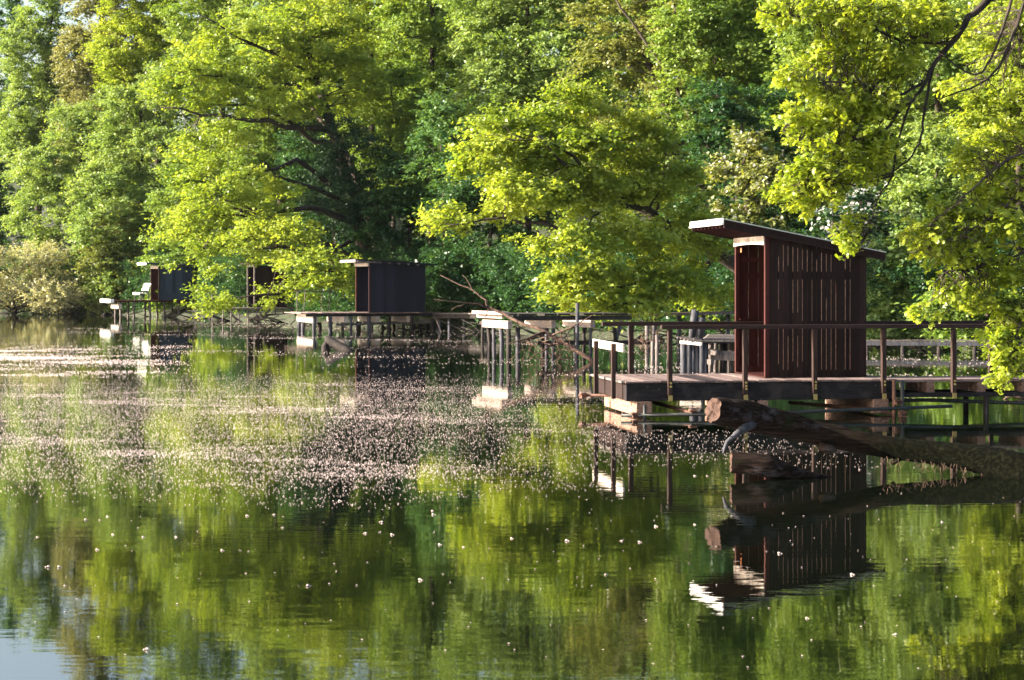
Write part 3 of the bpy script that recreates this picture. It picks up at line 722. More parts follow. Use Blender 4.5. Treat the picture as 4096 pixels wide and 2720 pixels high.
def near_platform():
    o = W(2500, 1525, 31.0); o.z = 0
    zt = .57
    root = empty('fishing_platform', o, A1)
    tag(root, 'railed wooden platform on heavy timbers carrying the near slatted hut', 'platform')
    rng = np.random.default_rng(3)
    L, Wd = 4.35, 2.35
    # deck boards run front to back
    m = MB(); x = 0
    while x < L:
        bw = rng.uniform(.135, .15)
        m.b2(x, x + bw - .006, -.03 + rng.uniform(-.012, .012), Wd + rng.uniform(-.02, .02), zt - .03 + rng.uniform(-.003, .003), zt + rng.uniform(-.003, .003)); x += bw
    m.build('deck', M['deck'], root, bevel=.003)
    m = MB().b2(-.06, 0, 0, Wd * .52, zt - .032, zt + .004); m.b2(-.075, -.012, Wd * .54, Wd + .02, zt - .03, zt + .006)
    m.build('edge_board', M['grey'], root, bevel=.003)
    MB().b2(.02, L, .005, .12, zt - .31, zt - .036).build('front_beam', M['beam'], root, bevel=.006)
    MB().b2(.02, L, Wd - .14, Wd - .02, zt - .29, zt - .036).build('rear_beam', M['beam'], root, bevel=.006)
    for yy in (.55, 1.1, 1.65):
        MB().b2(.1, L - .05, yy, yy + .08, zt - .2, zt - .034).build('joist', M['beam'], root)
    MB().b2(.03, .09, .125, Wd - .145, zt - .3, zt - .036).build('end_beam', M['slat'], root, bevel=.004)
    for xx in (.17, 1.9, 2.12, 4.0):
        w_ = .26 if xx in (.17, 4.0) else .17
        MB().b2(xx, xx + w_, -.02, Wd + .1, .03, zt - .315).build('cross_timber', M['rough'], root, bevel=.012)
    # posts of the front railing, fixed outside the beam
    f = local(o, A1)
    zr = 1.44
    xs = [.70, 1.905, 3.03, 4.16, 5.32]
    for i, xx in enumerate(xs):
        pm = MB().b2(xx - .035, xx + .035, -.09, -.004, zt - .22, zr - .068); p = pm.build('post', M['post'], root, bevel=.004)
        MB().b2(xx - .032, xx + .034, -.012 - .085, -.085 - .004, zt - .31, zt - .222).build('bracket', M['bracket'], p)
        for zz in (zt - .03, zt - .085, zt - .13)[: 2 if i in (0, 3, 4) else 3]:
            MB().tube([(xx + .008, -.106, zz), (xx + .008, -.088, zz)], .017, 8).build('bolt', M['bracket'], p)
    MB().b2(.56, 10, -.10, .0, zr - .065, zr).build('handrail', M['rail'], root, bevel=.005)
    # rear railing
    for xx in (.62, 6.95):
        MB().b2(xx - .04, xx + .04, Wd + .025, Wd + .09, zt - .2, zr - .068).build('post', M['post'], root, bevel=.004)
    MB().b2(.12, 10, Wd + .0, Wd + .09, zr - .065, zr + .003).build('handrail', M['rail'], root, bevel=.005)
    # low end railing: two posts outside the end and a pale board
    for yy in (.32, 1.72):
        MB().b2(-.15, -.085, yy - .035, yy + .035, zt - .29, 1.145).build('post', M['post'], root, bevel=.004)
    m = MB(); m.hexa([(-.08, -.2, 1.03), (-.045, -.2, 1.03), (-.045, 2.2, 1.03), (-.08, 2.2, 1.03), (-.08, -.2, 1.155), (-.045, -.2, 1.155), (-.045, 2.2, 1.165), (-.08, 2.2, 1.165)])
    m.build('end_board', M['bleached'], root, bevel=.005)
    # loose bolt heads on the beam
    for xx, zz in ((.36, zt - .09), (.55, zt - .13), (4.05, zt - .1), (.16, zt - .30), (1.98, zt - .3), (2.18, zt - .3)):
        MB().tube([(xx, -.012, zz), (xx, .008, zz)], .018, 8).build('bolt', M['pipe'], root)
    # scaffold pipes under the deck
    f1 = MB().tube([(-.35, 2.0, .24), (1.5, 1.95, .225), (4.6, 1.9, .22)], .024, 8); f1.build('scaffold_pipe', M['rust'], root, True)
    MB().tube([(-.12, -.28, .06), (2.2, -.33, .075), (5.15, -.42, .16)], .027, 8).build('scaffold_pipe', M['pipe'], root, True)
    MB().tube([(.25, -.28, -.3), (.25, -.28, .22)], .027, 8).build('scaffold_pipe', M['pipe'], root, True)
    MB().tube([(.45, 1.6, .25), (1.0, -.25, .085)], .03, 8).build('scaffold_pipe', M['rust'], root, True)
    for p in ((.08, -.28, .06), (-.28, 2.0, .24), (4.35, -.36, .05), (4.35, -.36, -.02), (4.33, -.2, .22), (1.0, -.27, .1)):
        c = MB(); c.box(p, (.085, .09, .085), .3); c.tube([(p[0]-.05, p[1]-.05, p[2]+.02), (p[0]+.07, p[1]-.05, p[2]+.02)], .014, 6)
        c.build('pipe_clamp', M['rust'], root)
    sp = MB().tube([(4.29, -.17, -.5), (4.29, -.17, .56)], .032, 8).build('scaffold_pipe', M['rust'], root, True)
    MB().tube([(4.41, -.21, -.5), (4.41, -.21, .56)], .03, 8).build('scaffold_pipe', M['pipe'], root, True)
    MB().tube([(2.9, .9, .16), (3.9, .2, .1), (4.3, -.12, .02)], .03, 8).build('scaffold_pipe', M['rust'], root, True)
    # long sagging pipe running to the right
    pts = [W(3545, 1602, 31.9), W(3700, 1600, 32.0), W(3900, 1606, 32.0), W(4096, 1613, 32.0), W(4400, 1622, 32.0)]
    MB().tube([Matrix.Rotation(-A1, 4, 'Z') @ (p - o) for p in pts], .03, 8).build('scaffold_pipe', M['pipe'], root, True)
    # ---- walkway to the shore
    ww = empty('walkway', o, A1)
    tag(ww, 'narrow plank walkway on a low beam leading right from the near platform', 'walkway')
    m = MB(); x = 4.37
    for (a, b_) in ((4.37, 6.25), (6.26, 10)):
        for k in range(5):
            m.b2(a, b_ - .004, .02 + k * .2, .02 + k * .2 + .19, zt - .05 + .003 * (k % 2), zt - .008 + .003 * (k % 2))
    m.build('deck', M['deck'], ww, bevel=.003)
    MB().b2(4.40, 10, .0, .1, zt - .29, zt - .22).build('stringer', M['beam'], ww)
    MB().b2(4.40, 10, .85, .95, zt - .29, zt - .22).build('stringer', M['beam'], ww)
    for xx in (4.9, 5.75, 6.5, 7.4):
        MB().b2(xx, xx + .13, .02, .98, zt - .218, zt - .053).build('block', M['rough'], ww)
    for xx in (5.9, 7.6):
        for yy in (.05, .9):
            MB().tube([(xx, yy, -.8), (xx, yy, zt - .29)], .045, 8).build('pile', M['piledark'], ww, True)

near_platform()

def slat_wall(m, L, h0, h1, y, th, gaps, rng, sw=.0795, z0=0, axis='x', x0=0, taper_gap=None):
    x = 0
    while x < L - .01:
        g = gaps(x / L) if callable(gaps) else gaps
        w_ = min(sw, L - x); ha = h0 + (h1 - h0) * x / L; hb = h0 + (h1 - h0) * (x + w_) / L
        a, b = x, x + w_ - g
        if axis == 'x':
            m.hexa([(x0+a, y, z0), (x0+b, y, z0), (x0+b, y+th, z0), (x0+a, y+th, z0), (x0+a, y, ha), (x0+b, y, hb), (x0+b, y+th, hb), (x0+a, y+th, ha)])
        else:
            m.hexa([(y, x0+a, z0), (y+th, x0+a, z0), (y+th, x0+b, z0), (y, x0+b, z0), (y, x0+a, ha), (y+th, x0+a, ha), (y+th, x0+b, hb), (y, x0+b, hb)])
        x += w_

def near_hut():
    o = W(3060, 1513, 32.03); o.z = .576
    root = empty('slatted_hut', o, A1)
    tag(root, 'dark brown slatted hut with a pale-edged lean-to roof on the near platform', 'hut')
    rng = np.random.default_rng(4)
    L, Wd, h0, h1 = 1.69, 1.84, 2.30, 1.97
    m = MB(); m.b2(0, .07, 0, .06, 0, h0 - .005); m.build('corner_post', M['red'], root, bevel=.004)
    MB().b2(L - .07, L, .022, .08, 0, h1 + .01).build('corner_post', M['slat'], root)
    MB().b2(.0, .07, Wd - .06, Wd, 0, h0 - .005).build('corner_post', M['red'], root, bevel=.004)
    MB().b2(L - .07, L, Wd - .08, Wd - .022, 0, h1 + .01).build('corner_post', M['slat'], root)
    # front side wall: boards 8 cm wide, gaps close up towards the right
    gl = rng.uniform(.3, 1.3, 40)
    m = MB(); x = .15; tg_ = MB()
    m.b2(.072, .148, 0, .02, .004, h0 - .02)
    k = 0
    while x < L - .01:
        f = x / L
        g = .0095 if f < .80 else .0045
        if k in (13,): g = .003
        if f > .84 and k % 3 != 0: g = .001
        w_ = min(.0795, L - x); ha = h0 - .015 + (h1 - h0) * x / L; hb = h0 - .015 + (h1 - h0) * (x + w_) / L
        tilt = rng.uniform(-.002, .002)
        m.hexa([(x, 0, .004), (x + w_ - g, 0, .004), (x + w_ - g, .02, .004), (x, .02, .004),
                (x + tilt, 0, ha), (x + w_ - g + tilt, 0, hb), (x + w_ - g + tilt, .02, hb), (x + tilt, .02, ha)])
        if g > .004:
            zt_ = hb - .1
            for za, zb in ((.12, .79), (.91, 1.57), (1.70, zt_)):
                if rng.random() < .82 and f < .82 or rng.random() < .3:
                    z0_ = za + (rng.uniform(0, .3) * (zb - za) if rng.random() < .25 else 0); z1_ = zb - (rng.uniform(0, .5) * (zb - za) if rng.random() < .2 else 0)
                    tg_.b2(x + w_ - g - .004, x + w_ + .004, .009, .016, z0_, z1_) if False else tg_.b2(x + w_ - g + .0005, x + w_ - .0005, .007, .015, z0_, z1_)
        x += w_; k += 1
    m.build('side_wall', M['slat'], root)
    tg_.build('lit_gap_strips', M['gap_light'], root)  # strips added in the gaps to imitate light coming through the wall
    # battens inside
    b = MB()
    for z, hh in ((1.58, .11), (.80, .10), (.02, .11)):
        b.b2(.072, L - .072, .0225, .055, z, z + hh)
    b.build('batten', M['slat'], root)
    # rear wall, red-brown inside
    m = MB(); x = .07; kk = 0
    while x < L - .07:
        w_ = min(.17, L - .07 - x)
        m.b2(x, x + w_ - .008, Wd - .02, Wd, .004, h0 + (h1 - h0) * (x + w_) / L - .02); x += w_
    m.build('rear_wall', M['red'], root)
    b = MB()
    for z, hh in ((1.58, .10), (.78, .12), (.02, .09), (h1 - .1, .08)):
        b.b2(.072, L - .072, Wd - .05, Wd - .0225, z, z + hh)
    b.b2(.072, .30, Wd - .10, Wd - .052, .89, .915)
    b.build('batten', M['red'], root)
    # far end wall
    m = MB(); slat_wall(m, Wd - .04, h1, h1, L - .02 + .002, .02, .004, rng, .12, .004, 'y', .02); m.build('end_wall', M['red'], root)
    # door surround on the lit left end
    lt = MB(); n = 9
    for i in range(n):       # curved underside of the pale lintel board
        t0, t1 = i / n, (i + 1) / n
        y0, y1 = .0 + t0 * Wd, .0 + t1 * Wd
        a0 = .085 * (2 * t0 - 1) ** 2 * .3; a1 = .085 * (2 * t1 - 1) ** 2 * .3
        zb0, zb1 = h0 - .15 - a0, h0 - .15 - a1
        lt.hexa([(-.022, y0, zb0), (-.002, y0, zb0), (-.002, y1, zb1), (-.022, y1, zb1), (-.022, y0, h0 - .03), (-.002, y0, h0 - .03), (-.002, y1, h0 - .03), (-.022, y1, h0 - .03)])
    lt.build('lintel', M['bleached'], root)
    MB().b2(.072, .085, Wd - .17, Wd - .10, 2.03, 2.11).build('hinge_plate', M['copper'], root)
    MB().b2(.60, .69, Wd - .068, Wd - .055, .10, .19).build('hinge_plate', M['copper'], root)
    MB().b2(.0, L, .022, Wd - .022, .0, .012).build('sill', M['red'], root)
    # roof slab sloping down to the right
    rf = empty('roof', (0, 0, 0)); rf.parent = root
    s = (h1 - h0) / L
    def zr(x): return h0 + .012 + s * x
    xa, xb, ya, yb = -.70, L + .28, -.10, Wd + .16
    m = MB(); m.hexa([(xa, ya, zr(xa)), (xb, ya, zr(xb)), (xb, yb, zr(xb)), (xa, yb, zr(xa)), (xa, ya, zr(xa) + .02), (xb, ya, zr(xb) + .02), (xb, yb, zr(xb) + .02), (xa, yb, zr(xa) + .02)])
    m.build('roof_boards', M['slat'], rf)
    m = MB(); q = (xa - .012, xb + .012, ya - .014, yb + .012)
    m.hexa([(q[0], q[2], zr(q[0]) + .078), (q[1], q[2], zr(q[1]) + .078), (q[1], q[3], zr(q[1]) + .078), (q[0], q[3], zr(q[0]) + .078),
            (q[0], q[2], zr(q[0]) + .095), (q[1], q[2], zr(q[1]) + .095), (q[1], q[3], zr(q[1]) + .095), (q[0], q[3], zr(q[0]) + .095)])
    m.build('roof_sheet', M['edge'], rf)
    # rafters only where they clear the walls
    for yy in np.linspace(.03, yb - .05, 9):
        x0_, x1_ = xa + .03, -.03
        m = MB(); m.hexa([(x0_, yy, zr(x0_) - .04), (x1_, yy, zr(x1_) - .04), (x1_, yy + .04, zr(x1_) - .04), (x0_, yy + .04, zr(x0_) - .04),
                (x0_, yy, zr(x0_) - .002), (x1_, yy, zr(x1_) - .002), (x1_, yy + .04, zr(x1_) - .002), (x0_, yy + .04, zr(x0_) - .002)])
        m.build('rafter', M['red'], rf)
    for yy in (ya, yb - .022):
        m = MB(); m.hexa([(xa, yy, zr(xa) - .06), (xb, yy, zr(xb) - .05), (xb, yy + .022, zr(xb) - .05), (xa, yy + .022, zr(xa) - .06),
                (xa, yy, zr(xa) + .076), (xb, yy, zr(xb) + .076), (xb, yy + .022, zr(xb) + .076), (xa, yy + .022, zr(xa) + .076)])
        m.build('barge_board', M['slat'], rf)
    m = MB(); m.b2(xa - .045, xa - .004, ya - .01, yb + .03, zr(xa) - .005, zr(xa) + .03); m.b2(xa - .03, xa - .004, ya - .01, yb + .03, zr(xa) + .031, zr(xa) + .1)
    m.build('fascia', M['white'], rf, bevel=.004)
near_hut()

# ------------------------------------------------------------------ fallen trunks in the water in front
def log(name, label, pts, rads, seed, mats=('log', 'logend'), n=28, stub=None, end=True, group=None):
    rng = np.random.default_rng(seed)
    P = [Vector(p) for p in pts]; fine = []; rr = []
    K = len(P)
    for i in range(K - 1):
        p0 = P[max(i-1, 0)]; p1 = P[i]; p2 = P[i+1]; p3 = P[min(i+2, K-1)]
        for s in np.linspace(0, 1, 9)[:-1]:
            fine.append(.5 * ((2*p1) + (p2-p0)*s + (2*p0-5*p1+4*p2-p3)*s*s + (3*p1-p0-3*p2+p3)*s**3)); rr.append(rads[i] * (1-s) + rads[i+1] * s)
    fine.append(P[-1]); rr.append(rads[-1]); N = len(fine)
    O = P[0].copy(); O.z = 0
    root = empty(name, O); tag(root, label, 'log', group)
    mb = MB(); ph = rng.uniform(0, 6.28, 6); prev = Vector((0, 0, 1))
    for i, p in enumerate(fine):
        t = (fine[min(i+1, N-1)] - fine[max(i-1, 0)]).normalized()
        a = (prev - t * prev.dot(t)).normalized(); prev = a; b = t.cross(a)
        for k in range(n):
            th = 2 * math.pi * k / n
            r = rr[i] * (1 + .05 * math.sin(2*th + ph[0] + i*.05) + .045 * math.sin(5*th + ph[1] + i*.09) + .03 * math.sin(9*th + ph[2] - i*.05) + .02 * math.sin(i*.7 + 3*th) + rng.normal(0, .008 + .022 * min(1, max(0, (i - 30) / 25))))
            q = p - O + a * math.cos(th) * r + b * math.sin(th) * r
            if i == 0: q += t * (rng.normal(0, .004))
            mb.v.append(tuple(q))
    for i in range(N - 1):
        for k in range(n):
            k2 = (k+1) % n; mb.f.append((i*n+k, i*n+k2, (i+1)*n+k2, (i+1)*n+k))
    mb.f.append(tuple((N-1)*n + k for k in range(n)))
    t = (fine[1] - fine[0]).normalized()
    if stub:
        for s_, r_ in stub:
            mb.tube([Vector(x) - O for x in s_], r_, 9, rng, .12)
    mb.build('bark', M[mats[0]], root, smooth=True)
    # sawn face with radial cracks
    e = MB(); c0 = fine[0] - O - t * .004
    ring = [Vector(mb.v[k]) for k in range(n)]
    e.v.append(tuple(c0)); rings = 4
    for j in range(1, rings + 1):
        for k in range(n):
            q = c0.lerp(ring[k] - t * .004, j / rings * .985) - t * rng.normal(0, .004)
            if k in (3, 4, 17) : q += t * .035 * (j / rings)
            e.v.append(tuple(q))
    for k in range(n):
        e.f.append((0, 1 + (k+1) % n, 1 + k))
        for j in range(rings - 1):
            e.f.append((1 + j*n + k, 1 + j*n + (k+1) % n, 1 + (j+1)*n + (k+1) % n, 1 + (j+1)*n + k))
    e.build('sawn_end', M[mats[1]], root)
    return root
lg = log('fallen_tree', 'large sawn-off trunk rising out of the water in front of the near platform',
    [W(2853, 1640, 22.0), W(2960, 1658, 22.15), W(3100, 1690, 22.25), W(3260, 1730, 22.3), W(3420, 1765, 22.3), W(3560, 1792, 22.25), W(3750, 1815, 22.1), W(3920, 1838, 21.9), W(4060, 1880, 21.7), W(4220, 1960, 21.5), W(4420, 2060, 21.3)],
    [.145, .175, .155, .135, .128, .118, .122, .145, .185, .25, .28], 21,
    stub=[([W(3570, 1850, 22.1), W(3600, 1838, 22.0), W(3585, 1855, 22.0)], [.03, .02, .006]),
          ([W(2920, 1745, 21.9), W(2908, 1720, 21.85), W(2913, 1700, 21.85)], [.008, .006, .003]),
          ([W(3280, 1790, 22.2), W(3330, 1795, 22.15), W(3345, 1800, 22.1)], [.07, .05, .01])])
q_ = lg.location
MB().tube([W(3010, 1690, 22.08) - q_, W(2962, 1722, 21.98) - q_, W(2938, 1743, 21.93) - q_, W(2908, 1768, 21.9) - q_, W(2898, 1795, 21.9) - q_, W(2892, 1815, 21.9) - q_],
          [.07, .038, .026, .024, .018, .006], 10, np.random.default_rng(5), .18).build('broken_branch', M['pile'], lg, True)
# hanging root hairs under the trunk
rh = MB(); rr_ = np.random.default_rng(9); Ol = lg.location
for k in range(90):
    x = rr_.uniform(3540, 4010); y0 = 1835 + (x - 3540) * .12 + rr_.uniform(-15, 12); D = 21.95 + rr_.uniform(-.12, .05)
    a = W(x, y0, D); l = rr_.uniform(.02, .10) if k % 9 else rr_.uniform(.1, .16)
    rh.tube([a - Ol, a - Ol + Vector((rr_.normal(0, .02), 0, -l * .5)), a - Ol + Vector((rr_.normal(0, .03), 0, -l))], [.003, .002, .001], 3, cap=False)
tag(rh.build('root_hairs', M['twig'], lg), kind='stuff')
log('fallen_log', 'short half-sunk log in the water just below the large sawn-off trunk',
    [W(2925, 1851, 21.5), W(2990, 1855, 21.5), W(3070, 1866, 21.5), W(3150, 1885, 21.55), W(3220, 1900, 21.6), W(3330, 1912, 21.7)], [.105, .112, .118, .09, .055, .02], 22)

# ------------------------------------------------------------------ farther huts
def pile_row(mb, pts, r, rng, ztop):
    for x, y in pts:
        mb.tube([(x + rng.normal(0, .02), y, -.8), (x + rng.normal(0, .03), y, ztop * .5), (x, y, ztop)], [r * rng.uniform(.85, 1.15)] * 3, 7, rng, .1)

def dark_hut():
    D = 84.8
    o = W(1203, 1252, 84.0); o.z = 0; ang = R(20); zt = .79
    k = D / F
    root = empty('fishing_platform', o, ang); rng = np.random.default_rng(31)
    tag(root, 'long plank platform on grey piles carrying the dark closed hut', 'platform')
    L, Wd = 6.1, 3.0
    m = MB(); x = 0
    while x < L:
        m.b2(x, x + .14, rng.uniform(-.04, .02), Wd + rng.uniform(-.02, .04), zt - .04, zt + rng.uniform(-.008, .008)); x += .15
    m.build('deck', M['deck'], root)
    MB().b2(.25, L, .02, .12, zt - .16, zt - .046).build('front_beam', M['beam'], root)
    for xx in (.55, 1.9, 3.3, 4.7):
        MB().b2(xx, xx + .22, .14, Wd - .05, zt - .42, zt - .05).build('cross_timber', M['sunlit_timber'], root, bevel=.02)
    for i, xx in enumerate((.62, 1.3, 2.1, 3.05, 3.95, 4.85, 5.6, 6.0)):
        for yy in (.06, Wd - .3, Wd * .5):
            mm = MB(); pile_row(mm, [(xx + rng.normal(0, .1), yy)], rng.uniform(.06, .1), rng, zt - .162 if yy < .1 else zt - .43)
            mm.build('pile', M['pile' if rng.random() < .5 else 'piledark'], root, True)
    MB().beam((1.6, .3, .28), (5.8, .25, .36), .08, .10).build('brace', M['grey'], root)
    # rickety rail left of the hut
    r_ = MB()
    for xx, h in ((.55, .95), (.85, .95), (1.65, 1.15), (2.0, 1.05)):
        r_.tube([(xx, Wd - .1, zt), (xx + rng.normal(0, .04), Wd - .1, zt + h)], .022, 5)
    r_.beam((.45, Wd - .12, zt + .93), (2.15, Wd - .12, zt + .86), .04, .05)
    r_.build('railing', M['grey'], root)
    # the hut itself
    ho = W(1475, 1250, 84.2); ho.z = zt + .012
    hut = empty('closed_hut', ho, ang)
    tag(hut, 'dark blue-black closed hut with a thin flat roof standing left of centre', 'hut')
    Lh, Wh, h0, h1 = 2.5, 1.9, 2.12, 1.98
    m = MB(); slat_wall(m, Lh, h0, h1, 0, .03, .001, rng, .16); m.build('side_wall', M['slat_blue'], hut)
    m = MB(); slat_wall(m, Lh, h0, h1, Wh - .03, .03, .001, rng, .16); m.build('rear_wall', M['slat_blue'], hut)
    m = MB(); slat_wall(m, Wh - .06, h1, h1, Lh - .03, .028, .001, rng, .16, 0, 'y', .03); m.build('end_wall', M['slat_blue'], hut)
    MB().b2(.0, .06, -.03, -.002, 0, h0 - .02).build('corner_post', M['red'], hut)
    MB().b2(-.035, .035, Wh - .03, Wh + .06, 0, h0 - .02).build('corner_post', M['red'], hut)
    MB().b2(-.06, -.004, -.08, Wh + .12, h0 - .17, h0 - .04).build('lintel', M['bleached'], hut)
    rf = empty('roof', (0, 0, 0)); rf.parent = hut
    s = (h1 - h0) / Lh
    def zr(x): return h0 + .05 + s * x
    m = MB(); a, b, c, d = -.62, Lh + .5, -.3, Wh + .35
    m.hexa([(a, c, zr(a)), (b, c, zr(b)), (b, d, zr(b)), (a, d, zr(a)), (a, c, zr(a)+.05), (b, c, zr(b)+.05), (b, d, zr(b)+.05), (a, d, zr(a)+.05)])
    m.build('roof_sheet', M['slat_blue'], rf)
    m = MB()
    for i in range(13):
        x_ = a + .06 + (i * .12 if i < 9 else .96 + (i - 8) * .42)
        if x_ > b - .1: break
        MB().b2(x_, x_ + .055, c + .02, -.032 if x_ > -.05 else d - .02, zr(x_) - .075, zr(x_) - .004).build('rafter', M['grey'], rf)
    MB().b2(a - .03, a - .004, c + .1, d, zr(a) - .08, zr(a) + .01).build('fascia', M['bleached'], rf)
    # walkway to the right of the platform
    a_, b_ = W(1745, 1254, 86.0), W(2015, 1254, 83.5)
    wk = empty('walkway', (a_.x, a_.y, 0)); tag(wk, 'thin dark plank walkway running right from the closed hut to the ruined jetty', 'walkway')
    q = Vector((a_.x, a_.y, 0))
    MB().beam(a_ - q, b_ - q, .5, .06).build('deck', M['grey'], wk)
    MB().beam(a_ - q - Vector((0, 0, .12)), b_ - q - Vector((0, 0, .12)), .4, .16).build('stringer', M['piledark'], wk)
    for t in (.05, .2, .42, .72, .95):
        p = (a_ - q).lerp(b_ - q, t)
        MB().tube([(p.x, p.y, -.8), (p.x, p.y, p.z - .2)], .07, 7).build('pile', M['pile'], wk, True)
dark_hut()

def far_hut():
    """the farthest hut with its little bench, jetty end on the left"""
    o = W(455, 1215, 117); o.z = 0; ang = R(22); rng = np.random.default_rng(41); zt = 1.0
    root = empty('fishing_platform', o, ang)
    tag(root, 'low jetty on thin piles under the farthest hut at left', 'platform')
    MB().b2(0, 6.4, 0, 2.4, zt - .10, zt).build('deck', M['red'], root)
    MB().b2(-.25, -.02, -.2, 3.0, zt - .14, zt + .07).build('end_board', M['white'], root)
    MB().b2(.25, .45, -.1, 2.2, zt - .48, zt - .22).build('cross_timber', M['bleached'], root)
    for xx in (.45, 1.2, 2.2, 3.0, 3.9, 4.8, 5.9):
        for yy in (.1, 1.9):
            MB().tube([(xx, yy, -.8), (xx + rng.normal(0, .05), yy, zt - .1)], .06, 6).build('pile', M['grey'], root, True)
    h = W(635, 1216, 117.2); h.z = zt + .01
    hut = empty('bench_hut', h, ang); tag(hut, 'farthest hut with a bright white roof edge and blue-grey side wall', 'hut')
    Lh, Wh, h0 = 2.0, 2.0, 2.05
    m = MB(); slat_wall(m, Lh, h0, h0 - .1, 0, .03, .001, rng, .2); m.build('side_wall', M['blue_grey'], hut)
    MB().b2(0, Lh, -.06, -.004, -.0, .42).build('plinth_board', M['blue_grey'], hut)
    m = MB(); slat_wall(m, Lh, h0, h0 - .1, Wh, .03, .001, rng, .2); m.build('rear_wall', M['red'], hut)
    MB().b2(Lh - .03, Lh, .03, Wh, 0, h0 - .12).build('end_wall', M['red'], hut)
    MB().b2(-.03, .05, -.06, -.002, 0, h0).build('corner_post', M['post'], hut)
    MB().b2(-.05, .02, Wh + .03, Wh + .12, 0, h0).build('corner_post', M['post'], hut)
    MB().b2(-.06, -.02, -.06, Wh + .12, h0 - .2, h0 - .02).build('lintel', M['bleached'], hut)
    m = MB(); m.hexa([(-.75, -.2, h0 + .08), (Lh + .3, -.2, h0 - .02), (Lh + .3, Wh + .4, h0 - .02), (-.75, Wh + .4, h0 + .08), (-.75, -.2, h0 + .15), (Lh + .3, -.2, h0 + .04), (Lh + .3, Wh + .4, h0 + .04), (-.75, Wh + .4, h0 + .15)])
    m.build('roof', M['blue_grey'], hut)
    MB().b2(-.79, -.755, -.2, Wh + .4, h0 + .02, h0 + .17).build('fascia', M['white'], hut)
    # slatted white bench by the door
    b = W(590, 1208, 116.2); b.z = zt + .005
    bench = empty('slatted_bench', b, ang); tag(bench, 'white slatted bench in front of the farthest hut door', 'bench')
    m = MB()
    for i in range(3): m.b2(-.45 + i * .0, -.41, .0, 1.7, .42 + i * .13 + .28, .53 + i * .13 + .28)
    m.v = []; m.f = []
    for i in range(4): m.beam((.05 + .05 * i, 0, .62 + i * .11), (.05 + .05 * i, 1.9, .62 + i * .11), .02, .09)
    m.build('backrest', M['white'], bench)
    m = MB()
    for i in range(3): m.b2(-.45 + i * .16, -.31 + i * .16, -.05, 1.9, .40, .44)
    m.b2(-.48, -.455, -.05, 1.9, .34, .46)
    m.build('seat', M['white'], bench)
    for yy in (.05, 1.7):
        for xx in (-.42, .05):
            MB().b2(xx, xx + .05, yy, yy + .05, 0, .395 if xx < 0 else .9).build('leg', M['grey'], bench)
    # half hidden hut
    o4 = W(990, 1240, 106); o4.z = .72
    hut = empty('open_hut', o4, R(18)); tag(hut, 'small dark hut half hidden by the sweeping bright boughs', 'hut')
    MB().b2(-1.1, 3.0, -.4, 2.1, -.1, -.01).build('deck', M['grey'], hut)
    pl = MB(); k = 0
    for xx in np.linspace(-1.9, 2.8, 11):
        MB().tube([(xx, -.3, -1.6), (xx + rng.normal(0, .05), -.3, -.1 if xx > -1.1 else .1 + (k == 0) * .8)], .035, 6).build('pile', M['grey'], hut, True); k += 1
    MB().beam((-2.0, -.32, .05), (-1.0, -.3, .03), .05, .07).build('rail', M['grey'], hut)
    Lh, Wh, h0 = 1.7, 1.9, 2.25
    x0 = .42
    m = MB(); slat_wall(m, Lh, h0, h0 - .1, 0, .03, .001, rng, .2, 0, 'x', x0); m.build('side_wall', M['slat'], hut)
    MB().b2(x0 + Lh, x0 + Lh + .03, 0, Wh, 0, h0 - .12).build('end_wall', M['slat'], hut)
    MB().b2(x0, x0 + Lh, Wh, Wh + .03, 0, h0 - .12).build('rear_wall', M['slat'], hut)
    MB().b2(x0 - .08, x0 - .01, -.05, .05, 0, h0).build('corner_post', M['grey'], hut)
    MB().b2(x0 - .08, x0 - .01, Wh, Wh + .1, 0, h0).build('corner_post', M['grey'], hut)
    MB().b2(x0 - .1, x0 - .085, .1, Wh, h0 - .05, h0 + .06).build('lintel', M['bleached'], hut)
    MB().b2(x0 - .4, x0 + Lh + .2, -.25, Wh + .4, h0 + .065, h0 + .12).build('roof', M['slat'], hut)
far_hut()

